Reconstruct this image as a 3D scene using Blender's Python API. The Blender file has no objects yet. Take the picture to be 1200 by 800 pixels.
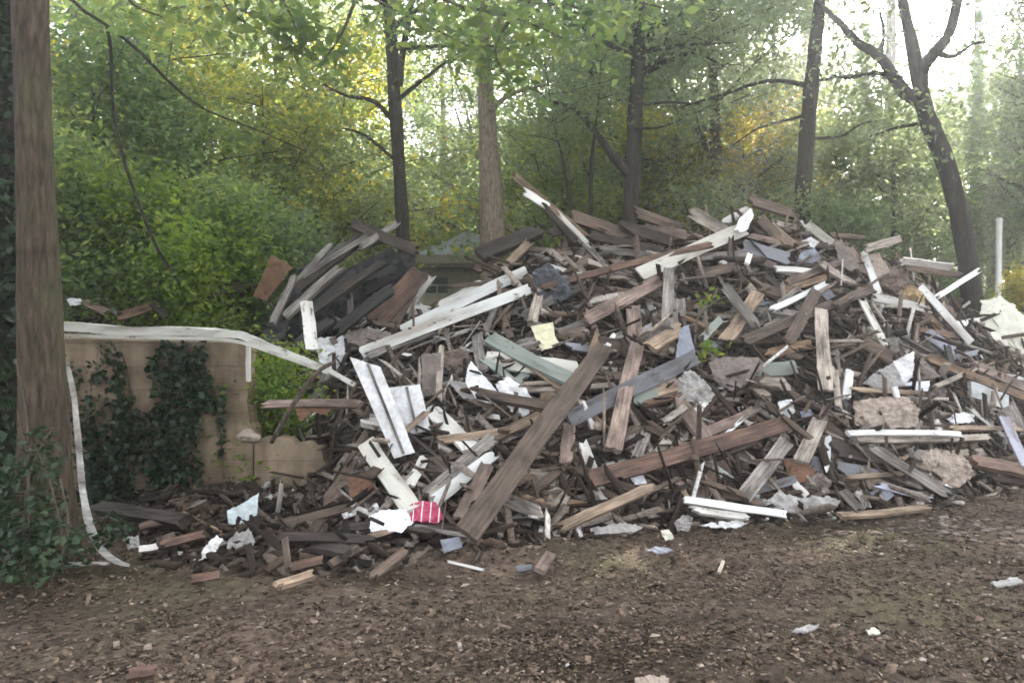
# A heap of demolition timber in a woodland clearing
HAZE, SUN_AZ, SUN_EL, SKY, SUN, EXPO = 0.0064, 31.0, 31.0, 0.15, 5.0, 2.65
import bpy, bmesh, math, random
import numpy as np
from mathutils import Vector, Matrix
from mathutils.bvhtree import BVHTree

rnd = random.Random(11)
nrg = np.random.default_rng(7)
SC = bpy.context.scene
COL = SC.collection
R = math.radians

# ------------------------------------------------------------------ camera
CAMZ = 1.6
FPX = 906.0                      # focal length in photo pixels (1200 wide)
PITCH = math.atan(25 / FPX)      # looking slightly down
cam_d = bpy.data.cameras.new('camera')
cam_d.sensor_width = 36.0
cam_d.lens = 36.0 * FPX / 1200.0
cam_d.clip_start = 0.05
cam_d.clip_end = 600
cam = bpy.data.objects.new('camera', cam_d)
COL.objects.link(cam)
cam.location = (0, 0, CAMZ)
cam.rotation_euler = (math.pi / 2 - PITCH, 0, 0)
SC.camera = cam
CAM = Vector((0, 0, CAMZ))
CP, SP = math.cos(PITCH), math.sin(PITCH)


def ray(px, py):
    x, y, z = (px - 600) / FPX, 1.0, (400 - py) / FPX
    return Vector((x, y * CP + z * SP, -y * SP + z * CP))


def at(px, py, depth):
    d = ray(px, py)
    return CAM + d * (depth / d.y)


def proj(p):
    v = Vector(p) - CAM
    y = v.y * CP - v.z * SP
    z = v.y * SP + v.z * CP
    return 600 + FPX * v.x / y, 400 - FPX * z / y


# ------------------------------------------------------------------ noise
def _hash(ix, iy, seed):
    with np.errstate(over='ignore'):
        n = (ix.astype(np.int64) * 374761393 + iy.astype(np.int64) * 668265263 + seed * 974634777) & 0xffffffff
        n = ((n ^ (n >> 13)) * 1274126177) & 0xffffffff
        n = n ^ (n >> 16)
    return (n & 0xffffff) / float(0xffffff)


def vnoise(x, y, seed=0):
    x = np.asarray(x, float); y = np.asarray(y, float)
    ix, iy = np.floor(x), np.floor(y)
    fx, fy = x - ix, y - iy
    fx = fx * fx * (3 - 2 * fx); fy = fy * fy * (3 - 2 * fy)
    a = _hash(ix, iy, seed); b = _hash(ix + 1, iy, seed)
    c = _hash(ix, iy + 1, seed); d = _hash(ix + 1, iy + 1, seed)
    return (a * (1 - fx) + b * fx) * (1 - fy) + (c * (1 - fx) + d * fx) * fy


def fbm(x, y, seed=0, octv=4):
    s, a, t = 0, 0.5, 0
    for o in range(octv):
        s = s + a * (vnoise(np.asarray(x) * 2 ** o, np.asarray(y) * 2 ** o, seed + o) - 0.5)
        a *= 0.5
    return s


def sstep(a, b, x):
    t = np.clip((np.asarray(x, float) - a) / (b - a), 0, 1)
    return t * t * (3 - 2 * t)


# ------------------------------------------------------------------ terrain and the heap's underlying shape
def ground_z(x, y):  # low swells, clods and old wheel ruts
    x = np.asarray(x, float); y = np.asarray(y, float)
    z = 0.10 * fbm(x * 0.5, y * 0.5, 3, 3)
    z = z + 0.9 * sstep(12, 30, y)
    z = z + 1.75 * sstep(9.5, 18, y) * sstep(0.36, 0.60, x / np.maximum(y, 1))
    near = sstep(14, 9, y)
    z = z + near * (0.055 * fbm(x * 2.3, y * 2.3, 9, 3) + 0.045 * fbm(x * 9, y * 9, 15, 3) + 0.07 * fbm(x * .45 + y * .2, y * 3.6 - x * .5, 19, 2))
    return z


U_ = [200, 300, 330, 380, 430, 540, 650, 750, 900, 1000, 1100, 1200, 1300, 1500]
TOE = [6.9, 6.8, 6.7, 6.3, 5.5, 5.5, 5.75, 6.0, 6.25, 6.4, 6.8, 7.6, 8.5, 10]
SU = [-60, 100, 200, 265, 300, 335, 370, 400, 440, 480, 510, 550, 575, 600, 640, 690, 740, 800, 860, 900, 950, 1000, 1050, 1100, 1150, 1200, 1300, 1500]
SV = [371, 367, 366, 374, 412, 408, 398, 384, 366, 362, 362, 352, 322, 300, 288, 276, 276, 274, 266, 260, 270, 292, 312, 340, 380, 400, 425, 450]


def mound_par(u):
    y0 = np.interp(u, U_, TOE)
    y1 = y0 + np.interp(u, [300, 430, 600, 1200], [2.2, 3.3, 3.9, 3.4])
    s = np.interp(u, SU, SV)
    h = CAMZ + (375 - s) / FPX * y1
    h = h * sstep(-90, -10, u) * sstep(1650, 1250, u)
    return y0, y1, h


def mound_z(x, y, rough=0.0):
    x = np.asarray(x, float); y = np.asarray(y, float)
    yy = np.maximum(y, 0.5)
    u = 600 + FPX * x / yy
    y0, y1, h = mound_par(u)
    t = (y - y0) / (y1 - y0)
    front = np.clip(t, 0, 1)
    prof = 0.30 * front ** 0.55 + 0.70 * front ** 1.15
    back = np.clip(1 - ((y - y1) / 4.0) ** 2, 0, 1)
    z = np.where(t <= 1, h * prof, h * back)
    if rough:
        z = z + rough * fbm(x * 1.7, y * 1.7, 31, 4) * np.clip(z * 2, 0, 1) * 2
    # low skirt of rubble spilling out in front of the heap and along the wall
    ytoe = np.interp(u, [60, 110, 200, 330, 430, 540, 650, 750, 900, 1000, 1100, 1200, 1400],
                     [5.6, 5.2, 4.9, 4.72, 4.95, 5.2, 5.45, 5.8, 6.05, 6.15, 6.5, 7.2, 9])
    k = sstep(0, 1.0, y - ytoe) * sstep(60, 200, u) * sstep(9.5, 7, y)
    low = 0.17 * k * (0.65 + 1.5 * fbm(x * 1.3, y * 1.3, 44, 3))
    return np.maximum(z, low) + ground_z(x, y)


def surf(px, py):
    """Where the sight line through a photo pixel meets the heap or the ground."""
    d = ray(px, py); d = d / d.y
    ys = np.arange(3.0, 15.0, 0.02)
    X = d.x * ys; Z = CAMZ + d.z * ys
    gap = Z - mound_z(X, ys)
    hit = np.nonzero(gap < 0)[0]
    if len(hit):
        y = ys[hit[0]]
    else:
        y = float(mound_par(px)[1]) if px > 240 else 9.0
    return CAM + d * float(y)


def mound_n(p):
    e = 0.15
    zx = float(mound_z(p.x + e, p.y) - mound_z(p.x - e, p.y)) / (2 * e)
    zy = float(mound_z(p.x, p.y + e) - mound_z(p.x, p.y - e)) / (2 * e)
    return Vector((-zx, -zy, 1)).normalized()


# ------------------------------------------------------------------ materials
def newmat(name):
    m = bpy.data.materials.new(name); m.use_nodes = True
    nt = m.node_tree; nt.nodes.clear()
    return m, nt


def N(nt, typ, **kw):
    n = nt.nodes.new(typ)
    for k, v in kw.items():
        if k in n.inputs:
            n.inputs[k].default_value = v
        else:
            setattr(n, k, v)
    return n


def L(nt, a, ao, b, bi):
    nt.links.new(a.outputs[ao], b.inputs[bi])


def ramp(nt, stops, interp='LINEAR'):
    r = nt.nodes.new('ShaderNodeValToRGB')
    r.color_ramp.interpolation = interp
    el = r.color_ramp.elements
    while len(el) > 1:
        el.remove(el[-1])
    el[0].position = stops[0][0]; el[0].color = (*stops[0][1], 1) if len(stops[0][1]) == 3 else stops[0][1]
    for p, c in stops[1:]:
        e = el.new(p); e.color = (*c, 1) if len(c) == 3 else c
    return r


def out(nt, bsdf):
    o = nt.nodes.new('ShaderNodeOutputMaterial')
    nt.links.new(bsdf.outputs[0], o.inputs['Surface'])
    return o


def coords(nt, scale, randomise=True):
    """object coordinates, shifted per object so no two boards share a pattern"""
    tc = N(nt, 'ShaderNodeTexCoord')
    mp = N(nt, 'ShaderNodeMapping')
    mp.inputs['Scale'].default_value = scale
    L(nt, tc, 'Object', mp, 'Vector')
    if randomise:
        oi = N(nt, 'ShaderNodeObjectInfo')
        mu = N(nt, 'ShaderNodeMath', operation='MULTIPLY'); mu.inputs[1].default_value = 91.7
        L(nt, oi, 'Random', mu, 0)
        L(nt, mu, 0, mp, 'Location')
    return mp


def wood(name, c1, c2, paint=None, amt=0.5, rough=0.85, dirt=0.5):
    m, nt = newmat(name)
    grain = N(nt, 'ShaderNodeTexNoise', Scale=1.0, Detail=6.0, Roughness=0.65)
    L(nt, coords(nt, (2.6, 60, 60)), 0, grain, 'Vector')
    blot = N(nt, 'ShaderNodeTexNoise', Scale=1.0, Detail=5.0, Roughness=0.6)
    L(nt, coords(nt, (3.5, 9, 9)), 0, blot, 'Vector')
    rg = ramp(nt, [(0.30, [k * .35 for k in c2]), (0.37, c2), (0.50, [(a + b) / 2 for a, b in zip(c1, c2)]), (0.64, c1), (.72, [k * 1.25 for k in c1])])
    L(nt, grain, 'Fac', rg, 'Fac')
    col = rg
    bd = ramp(nt, [(0.34, ((1 - dirt) * .75, (1 - dirt) * .70, (1 - dirt) * .66)), (.5, (.85, .84, .83)), (0.64, (1.2, 1.2, 1.2))])
    L(nt, blot, 'Fac', bd, 'Fac')
    mx = N(nt, 'ShaderNodeMix', data_type='RGBA', blend_type='MULTIPLY'); mx.inputs['Factor'].default_value = 1
    nt.links.new(rg.outputs[0], mx.inputs[6]); nt.links.new(bd.outputs[0], mx.inputs[7])
    last = mx.outputs[2]
    if paint is not None:
        pk = N(nt, 'ShaderNodeTexNoise', Scale=1.0, Detail=9.0, Roughness=0.72)
        L(nt, coords(nt, (4.5, 16, 16)), 0, pk, 'Vector')
        th = ramp(nt, [(max(0.0, 0.62 - amt * 0.42 - 0.015), (0, 0, 0)), (0.62 - amt * 0.42 + 0.03, (1, 1, 1))])
        L(nt, pk, 'Fac', th, 'Fac')
        stain = N(nt, 'ShaderNodeTexNoise', Scale=1.0, Detail=4.0)
        L(nt, coords(nt, (1.8, 7, 7)), 0, stain, 'Vector')
        pr = ramp(nt, [(0.3, [c * k_ for c, k_ in zip(paint, (.50, .46, .42))]), (0.5, [c * .88 for c in paint]), (.62, paint)])
        L(nt, stain, 'Fac', pr, 'Fac')
        m2 = N(nt, 'ShaderNodeMix', data_type='RGBA')
        nt.links.new(th.outputs[0], m2.inputs[0]); nt.links.new(last, m2.inputs[6]); nt.links.new(pr.outputs[0], m2.inputs[7])
        last = m2.outputs[2]
    oi = N(nt, 'ShaderNodeObjectInfo')
    mr = N(nt, 'ShaderNodeMapRange'); mr.inputs[3].default_value = 0.72; mr.inputs[4].default_value = 1.22
    L(nt, oi, 'Random', mr, 0)
    hs = N(nt, 'ShaderNodeHueSaturation')
    nt.links.new(last, hs.inputs['Color']); L(nt, mr, 0, hs, 'Value')
    b = N(nt, 'ShaderNodeBsdfPrincipled', Roughness=rough)
    L(nt, hs, 0, b, 'Base Color')
    bp = N(nt, 'ShaderNodeBump', Strength=0.8, Distance=0.008)
    L(nt, grain, 'Fac', bp, 'Height'); L(nt, bp, 0, b, 'Normal')
    out(nt, b)
    return m


M = {}
GREYW = ((.27, .245, .22), (.085, .074, .064))
BRNW = ((.150, .106, .079), (.050, .035, .026))
M['grey'] = wood('weathered_grey_wood', *GREYW)
M['brown'] = wood('aged_brown_wood', *BRNW)
M['dark'] = wood('dark_brown_wood', (.065, .048, .038), (.020, .015, .012))  # very dark brown grain
M['rust'] = wood('red_brown_wood', (.165, .098, .070), (.065, .038, .028))
M['tan'] = wood('tan_wood', (.35, .262, .185), (.14, .10, .068))
M['pale'] = wood('pale_wood', (.43, .375, .32), (.19, .16, .13))
M['pink'] = wood('pinkish_wood', (.27, .200, .168), (.125, .087, .070))
M['white'] = wood('white_painted_wood', *GREYW, paint=(.70, .70, .675), amt=.62)
M['worn'] = wood('worn_white_paint_wood', *GREYW, paint=(.60, .58, .54), amt=.50)
M['cream'] = wood('cream_painted_wood', *GREYW, paint=(.62, .60, .53), amt=.60)
M['green'] = wood('green_painted_wood', *GREYW, paint=(.235, .26, .23), amt=.55)
M['blue'] = wood('blue_grey_painted_wood', (.20, .18, .17), (.09, .08, .078), paint=(.185, .19, .205), amt=.5)
M['violet'] = wood('pale_violet_painted_wood', *GREYW, paint=(.36, .36, .43), amt=.55)
M['trim'] = wood('dirty_white_trim_paint', *GREYW, paint=(.40, .39, .35), amt=.58)
M['vinyl'] = wood('grimy_vinyl', (.40, .39, .37), (.24, .235, .22))
M['char'] = wood('blackened_wood', (.030, .028, .027), (.012, .011, .011))
M['orange'] = wood('orange_split_wood', (.29, .19, .115), (.12, .078, .048))


def sheetmat(name, c, c2, amt=.5, rough=.6, scale=6.0, dirt=.45):
    m, nt = newmat(name)
    n1 = N(nt, 'ShaderNodeTexNoise', Scale=scale, Detail=7.0, Roughness=.65)
    L(nt, coords(nt, (1, 1, 1)), 0, n1, 'Vector')
    r1 = ramp(nt, [(.5 - amt * .3 - .04, c2), (.5 - amt * .3 + .05, [(a + b) / 2 for a, b in zip(c, c2)]), (.62, c)])
    L(nt, n1, 'Fac', r1, 'Fac')
    n2 = N(nt, 'ShaderNodeTexNoise', Scale=scale * 5, Detail=4.0)
    L(nt, coords(nt, (1, 1, 1)), 0, n2, 'Vector')
    b = N(nt, 'ShaderNodeBsdfPrincipled', Roughness=rough)
    mx = N(nt, 'ShaderNodeMix', data_type='RGBA', blend_type='MULTIPLY'); mx.inputs[0].default_value = dirt
    nt.links.new(r1.outputs[0], mx.inputs[6]); nt.links.new(n2.outputs['Fac'], mx.inputs[7])
    br = N(nt, 'ShaderNodeHueSaturation', Value=1.0 + dirt * .6)
    nt.links.new(mx.outputs[2], br.inputs['Color']); L(nt, br, 0, b, 'Base Color')
    bp = N(nt, 'ShaderNodeBump', Strength=.35, Distance=.008)
    L(nt, n1, 'Fac', bp, 'Height'); L(nt, bp, 0, b, 'Normal')
    out(nt, b)
    return m


M['wsheet'] = sheetmat('white_siding', (.76, .765, .77), (.33, .30, .27), .66, .55, dirt=.6)
M['paper'] = sheetmat('white_paper', (.80, .80, .85), (.60, .60, .66), .7, .7, dirt=.15)
M['greysheet'] = sheetmat('grey_plaster', (.36, .345, .33), (.16, .15, .14), .5, .9, 9)
M['bluesheet'] = sheetmat('blue_grey_slate', (.24, .255, .30), (.10, .105, .12), .5, .5)
M['mudsheet'] = sheetmat('mud_coated_sheet', (.20, .165, .145), (.085, .068, .058), .5, .8)
M['rustsheet'] = sheetmat('rusty_brown_sheet', (.17, .085, .048), (.07, .038, .026), .5, .8)
M['tarp'] = sheetmat('dark_blue_grey_cloth', (.085, .088, .10), (.030, .031, .036), .5, .75)
M['roofing'] = sheetmat('black_roofing_felt', (.034, .033, .033), (.012, .012, .012), .5, .85, 4)
M['creamsheet'] = sheetmat('cream_sheet', (.68, .665, .56), (.40, .38, .31), .7, .6)
M['yellow'] = sheetmat('pale_yellow_board', (.66, .63, .42), (.50, .47, .34), .6, .75)
M['plaster'] = sheetmat('tan_plaster', (.40, .33, .275), (.19, .15, .12), .45, .95, 12)
M['fluff'] = sheetmat('brown_insulation', (.22, .165, .14), (.10, .075, .065), .5, 1, 14)
M['tanfluff'] = sheetmat('tan_insulation', (.45, .33, .19), (.22, .15, .085), .5, 1, 14)
M['tileb'] = sheetmat('pale_blue_tile', (.50, .58, .58), (.34, .38, .38), .6, .4)
M['brick'] = sheetmat('red_brick', (.26, .115, .075), (.15, .07, .05), .5, .9, 10)
M['metal'] = sheetmat('dull_zinc', (.34, .36, .36), (.18, .185, .18), .5, .45)

# crimson packet with white stripes
m, nt = newmat('crimson_plastic')
mp = coords(nt, (1, 1, 1), False)
wv = N(nt, 'ShaderNodeTexWave', Scale=5.2, Distortion=.6); wv.bands_direction = 'X'
L(nt, mp, 0, wv, 'Vector')
rr = ramp(nt, [(0, (.36, .03, .085)), (.955, (.36, .03, .085)), (.975, (.75, .70, .72)), (1, (.75, .70, .72))])
L(nt, wv, 'Fac', rr, 'Fac')
b = N(nt, 'ShaderNodeBsdfPrincipled', Roughness=.35); L(nt, rr, 0, b, 'Base Color'); out(nt, b)
M['crimson'] = m


def leafmat(name, stops, trans=.5, tcol=1.35, rough=.5):
    """leaf: colour differs per leaf and per plant; light passes through"""
    m, nt = newmat(name)
    ge = N(nt, 'ShaderNodeNewGeometry'); oi = N(nt, 'ShaderNodeObjectInfo')
    tc = N(nt, 'ShaderNodeTexCoord')
    cl = N(nt, 'ShaderNodeTexNoise', Scale=.9, Detail=2.0)
    L(nt, tc, 'Object', cl, 'Vector')
    a1 = N(nt, 'ShaderNodeMath', operation='MULTIPLY_ADD'); a1.inputs[1].default_value = .55
    L(nt, ge, 'Random Per Island', a1, 0)
    a2 = N(nt, 'ShaderNodeMath', operation='MULTIPLY_ADD'); a2.inputs[1].default_value = 1.3; a2.inputs[2].default_value = -.5
    L(nt, cl, 'Fac', a2, 0); L(nt, a2, 0, a1, 2)
    a3 = N(nt, 'ShaderNodeMath', operation='MULTIPLY_ADD'); a3.inputs[1].default_value = .25
    L(nt, oi, 'Random', a3, 0); L(nt, a1, 0, a3, 2)
    rp = ramp(nt, stops); L(nt, a3, 0, rp, 'Fac')
    d = N(nt, 'ShaderNodeBsdfPrincipled', Roughness=rough)
    d.inputs['Specular IOR Level'].default_value = .35
    L(nt, rp, 0, d, 'Base Color')
    hs = N(nt, 'ShaderNodeHueSaturation', Value=tcol, Saturation=1.12); hs.inputs['Hue'].default_value = .485
    L(nt, rp, 0, hs, 'Color')
    t = N(nt, 'ShaderNodeBsdfTranslucent'); L(nt, hs, 0, t, 'Color')
    mx = N(nt, 'ShaderNodeMixShader'); mx.inputs[0].default_value = trans
    L(nt, d, 0, mx, 1); L(nt, t, 0, mx, 2)
    out(nt, mx)
    return m


M['leaf_mid'] = leafmat('green_leaves', [(0, (.034, .062, .026)), (.35, (.066, .108, .042)), (.7, (.105, .150, .054)), (1, (.17, .20, .062))], .6, 2.4)
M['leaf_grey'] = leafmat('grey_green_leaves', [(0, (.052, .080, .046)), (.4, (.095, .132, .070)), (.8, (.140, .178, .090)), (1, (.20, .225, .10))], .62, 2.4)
M['leaf_yel'] = leafmat('yellowing_leaves', [(0, (.048, .080, .032)), (.4, (.088, .125, .044)), (.7, (.145, .175, .050)), (1, (.33, .30, .060))], .6, 2.3)
M['leaf_gold_sunlit'] = leafmat('golden_sunlit_leaves', [(0, (.085, .11, .030)), (.4, (.19, .20, .045)), (.75, (.36, .33, .060)), (1, (.50, .42, .075))], .6, 1.8)  # autumn yellow, with the glow of sunlit foliage put into the colour
M['leaf_dark'] = leafmat('dark_ivy_leaves', [(0, (.010, .022, .011)), (.5, (.020, .040, .017)), (1, (.045, .075, .030))], .25)
M['leaf_lime'] = leafmat('bright_green_leaves', [(0, (.060, .11, .024)), (.5, (.11, .175, .036)), (1, (.21, .24, .050))], .55, 2.2)


def islandmat(name, stops, rough=.9, spec=.2):
    m, nt = newmat(name)
    ge = N(nt, 'ShaderNodeNewGeometry')
    rp = ramp(nt, stops, 'LINEAR'); L(nt, ge, 'Random Per Island', rp, 'Fac')
    tc = N(nt, 'ShaderNodeTexCoord')
    n1 = N(nt, 'ShaderNodeTexNoise', Scale=38, Detail=4.0); L(nt, tc, 'Object', n1, 'Vector')
    mx = N(nt, 'ShaderNodeMix', data_type='RGBA', blend_type='MULTIPLY'); mx.inputs[0].default_value = .8
    mr = ramp(nt, [(.3, (.45, .45, .45)), (.65, (1.25, 1.25, 1.25))]); L(nt, n1, 'Fac', mr, 'Fac')
    nt.links.new(rp.outputs[0], mx.inputs[6]); nt.links.new(mr.outputs[0], mx.inputs[7])
    b = N(nt, 'ShaderNodeBsdfPrincipled', Roughness=rough); b.inputs['Specular IOR Level'].default_value = spec
    nt.links.new(mx.outputs[2], b.inputs['Base Color'])
    out(nt, b)
    return m


M['chips'] = islandmat('mixed_rubble', [(0, (.014, .010, .008)), (.4, (.034, .025, .019)), (.62, (.070, .050, .037)), (.78, (.125, .096, .075)),
                                        (.90, (.21, .175, .145)), (.965, (.34, .305, .265)), (.985, (.56, .54, .52)), (1, (.70, .70, .70))])  # tones lowered to deepen the shadow gaps in the heap
M['laths'] = islandmat('broken_board_wood', [(0, (.030, .022, .017)), (.3, (.075, .054, .041)), (.55, (.13, .098, .076)), (.75, (.19, .162, .138)),
                                        (.88, (.29, .24, .19)), (.95, (.40, .37, .33)), (1, (.62, .61, .59))])
M['chips_dark'] = islandmat('dark_shaded_rubble', [(0, (.012, .010, .008)), (.5, (.034, .024, .018)), (.8, (.068, .046, .033)), (.95, (.125, .098, .078)), (.985, (.30, .29, .27)), (1, (.52, .52, .50))])  # own dark brown, plus the hollow's shade put into the colour
M['litter'] = islandmat('leaf_litter', [(0, (.022, .015, .011)), (.35, (.060, .042, .030)), (.65, (.105, .074, .053)), (.88, (.165, .120, .088)),
                                        (.97, (.22, .172, .132)), (.995, (.29, .245, .20)), (1, (.42, .39, .35))])
M['clods'] = islandmat('mud_clods', [(0, (.060, .046, .038)), (.6, (.115, .09, .076)), (1, (.21, .175, .155))])
M['blades'] = islandmat('grass_blades', [(0, (.035, .042, .016)), (.5, (.075, .08, .028)), (1, (.15, .13, .055))])


def dirt(name, mound=False):
    m, nt = newmat(name)
    tc = N(nt, 'ShaderNodeTexCoord')
    n1 = N(nt, 'ShaderNodeTexNoise', Scale=.55, Detail=5.0, Roughness=.6); L(nt, tc, 'Object', n1, 'Vector')
    n2 = N(nt, 'ShaderNodeTexNoise', Scale=14, Detail=8.0, Roughness=.7); L(nt, tc, 'Object', n2, 'Vector')
    n3 = N(nt, 'ShaderNodeTexVoronoi', Scale=26.0); L(nt, tc, 'Object', n3, 'Vector')
    k = .30 if mound else .98  # heap body darkened to stand for shade between the boards
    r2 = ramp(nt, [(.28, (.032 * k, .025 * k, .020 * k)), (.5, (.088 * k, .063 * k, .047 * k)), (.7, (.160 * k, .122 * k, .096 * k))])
    L(nt, n2, 'Fac', r2, 'Fac')
    gr = ramp(nt, [(.3, (.032, .030, .015)), (.7, (.094, .088, .044))]); L(nt, n2, 'Fac', gr, 'Fac')
    fg = ramp(nt, [(.48, (0, 0, 0)), (.64, (.75, .75, .75))]); L(nt, n1, 'Fac', fg, 'Fac')
    mx = N(nt, 'ShaderNodeMix', data_type='RGBA')
    if not mound:
        nt.links.new(fg.outputs[0], mx.inputs[0])
    else:
        mx.inputs[0].default_value = 0
    nt.links.new(r2.outputs[0], mx.inputs[6]); nt.links.new(gr.outputs[0], mx.inputs[7])
    b = N(nt, 'ShaderNodeBsdfPrincipled', Roughness=.95); b.inputs['Specular IOR Level'].default_value = .2
    n4 = N(nt, 'ShaderNodeTexNoise', Scale=1.0, Detail=6.0, Roughness=.6)
    m4 = N(nt, 'ShaderNodeMapping'); m4.inputs['Scale'].default_value = (.55, 1.9, 1); m4.inputs['Location'].default_value = (3.1, 7.7, 0)
    L(nt, tc, 'Object', m4, 'Vector'); L(nt, m4, 0, n4, 'Vector')
    r4 = ramp(nt, [(.36, (.55, .53, .52)), (.5, (1, 1, 1)), (.64, (1.35, 1.33, 1.32))]); L(nt, n4, 'Fac', r4, 'Fac')
    mx4 = N(nt, 'ShaderNodeMix', data_type='RGBA', blend_type='MULTIPLY'); mx4.inputs[0].default_value = 1
    nt.links.new(mx.outputs[2], mx4.inputs[6]); nt.links.new(r4.outputs[0], mx4.inputs[7])
    nt.links.new(mx4.outputs[2], b.inputs['Base Color'])
    ad = N(nt, 'ShaderNodeMath', operation='MULTIPLY_ADD'); ad.inputs[1].default_value = .35
    L(nt, n3, 'Distance', ad, 0); L(nt, n2, 'Fac', ad, 2)
    bp = N(nt, 'ShaderNodeBump', Strength=.9, Distance=.03); L(nt, ad, 0, bp, 'Height'); L(nt, bp, 0, b, 'Normal')
    out(nt, b)
    return m


M['dirt'] = dirt('bare_dirt')
M['mound'] = dirt('heap_dirt_shaded', True)


def bark(name, c1, c2, moss=0):
    m, nt = newmat(name)
    n1 = N(nt, 'ShaderNodeTexNoise', Scale=1, Detail=7.0, Roughness=.65); L(nt, coords(nt, (38, 38, 8)), 0, n1, 'Vector')
    n2 = N(nt, 'ShaderNodeTexNoise', Scale=1, Detail=4.0); L(nt, coords(nt, (3, 3, 1.4)), 0, n2, 'Vector')
    r1 = ramp(nt, [(.34, c2), (.64, c1), (.74, [k * 1.25 for k in c1])]); L(nt, n1, 'Fac', r1, 'Fac')
    r2 = ramp(nt, [(.45, (0, 0, 0)), (.7, (moss,) * 3)]); L(nt, n2, 'Fac', r2, 'Fac')
    mx = N(nt, 'ShaderNodeMix', data_type='RGBA'); nt.links.new(r2.outputs[0], mx.inputs[0])
    nt.links.new(r1.outputs[0], mx.inputs[6]); mx.inputs[7].default_value = (.075, .082, .038, 1)
    b = N(nt, 'ShaderNodeBsdfPrincipled', Roughness=.95); b.inputs['Specular IOR Level'].default_value = .15
    vo = N(nt, 'ShaderNodeTexVoronoi', Scale=1.0, feature='DISTANCE_TO_EDGE'); wp = N(nt, 'ShaderNodeMix', data_type='RGBA'); wp.inputs[0].default_value = .3
    cv = coords(nt, (34, 34, 4)); nt.links.new(cv.outputs[0], wp.inputs[6]); n5 = N(nt, 'ShaderNodeTexNoise', Scale=.6, Detail=5.0); L(nt, cv, 0, n5, 'Vector'); nt.links.new(n5.outputs['Color'], wp.inputs[7])
    nt.links.new(wp.outputs[2], vo.inputs['Vector'])
    cr = ramp(nt, [(0, (.30, .28, .27)), (.14, (.85, .85, .85)), (.4, (1.15, 1.15, 1.15))]); L(nt, vo, 'Distance', cr, 'Fac')
    mk5 = N(nt, 'ShaderNodeMix', data_type='RGBA', blend_type='MULTIPLY'); mk5.inputs[0].default_value = .38
    nt.links.new(mx.outputs[2], mk5.inputs[6]); nt.links.new(cr.outputs[0], mk5.inputs[7])
    nt.links.new(mk5.outputs[2], b.inputs['Base Color'])
    hb = N(nt, 'ShaderNodeMath', operation='MULTIPLY_ADD'); hb.inputs[1].default_value = .35; L(nt, vo, 'Distance', hb, 0); L(nt, n1, 'Fac', hb, 2)
    bp = N(nt, 'ShaderNodeBump', Strength=1.0, Distance=.03); L(nt, hb, 0, bp, 'Height'); L(nt, bp, 0, b, 'Normal')
    out(nt, b)
    return m


M['bark'] = bark('grey_brown_bark', (.105, .081, .058), (.036, .028, .021), .6)
M['bark_dark'] = bark('dark_bark', (.062, .053, .044), (.018, .015, .013))
M['bark_pale'] = bark('pale_flaking_bark', (.36, .29, .215), (.11, .088, .066), .2)
M['twig'] = bark('twig_bark', (.16, .13, .10), (.07, .055, .044))


# ------------------------------------------------------------------ object helpers
def tag(o, label=None, cat=None, group=None, kind=None):
    if label: o['label'] = label
    if cat: o['category'] = cat
    if group: o['group'] = group
    if kind: o['kind'] = kind
    return o


def empty(name, loc=(0, 0, 0)):
    o = bpy.data.objects.new(name, None); COL.objects.link(o); o.location = loc
    o.empty_display_size = .2
    return o


def mk(name, verts, faces, mat, parent=None, mw=None, smooth=False):
    me = bpy.data.meshes.new(name)
    if isinstance(verts, np.ndarray):
        nv = len(verts); me.vertices.add(nv); me.vertices.foreach_set('co', verts.astype(np.float32).ravel())
        f = np.asarray(faces, np.int32); nf, k = f.shape
        me.loops.add(nf * k); me.loops.foreach_set('vertex_index', f.ravel())
        me.polygons.add(nf); me.polygons.foreach_set('loop_start', np.arange(0, nf * k, k, dtype=np.int32))
        me.polygons.foreach_set('loop_total', np.full(nf, k, np.int32))
        me.update(calc_edges=True)
    else:
        me.from_pydata([tuple(v) for v in verts], [], faces)
    me.validate(clean_customdata=False)
    if smooth:
        me.polygons.foreach_set('use_smooth', np.ones(len(me.polygons), bool))
    me.materials.append(mat)
    o = bpy.data.objects.new(name, me); COL.objects.link(o)
    if parent: o.parent = parent
    if mw is not None: o.matrix_world = mw
    return o


def RID(an, z):
    q = float(fbm(math.cos(an) * 3.1 + 7, math.sin(an) * 3.1 + z * .55, 91, 3))
    return .6 * q - .5 * abs(float(fbm(an * 3.2 + .6 * math.sin(z * 2), z * 2.1, 92, 2))) + .25 * float(fbm(math.cos(an) * 1.2 + 3, z * .9 + math.sin(an) * 1.2, 93, 2))


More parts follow.
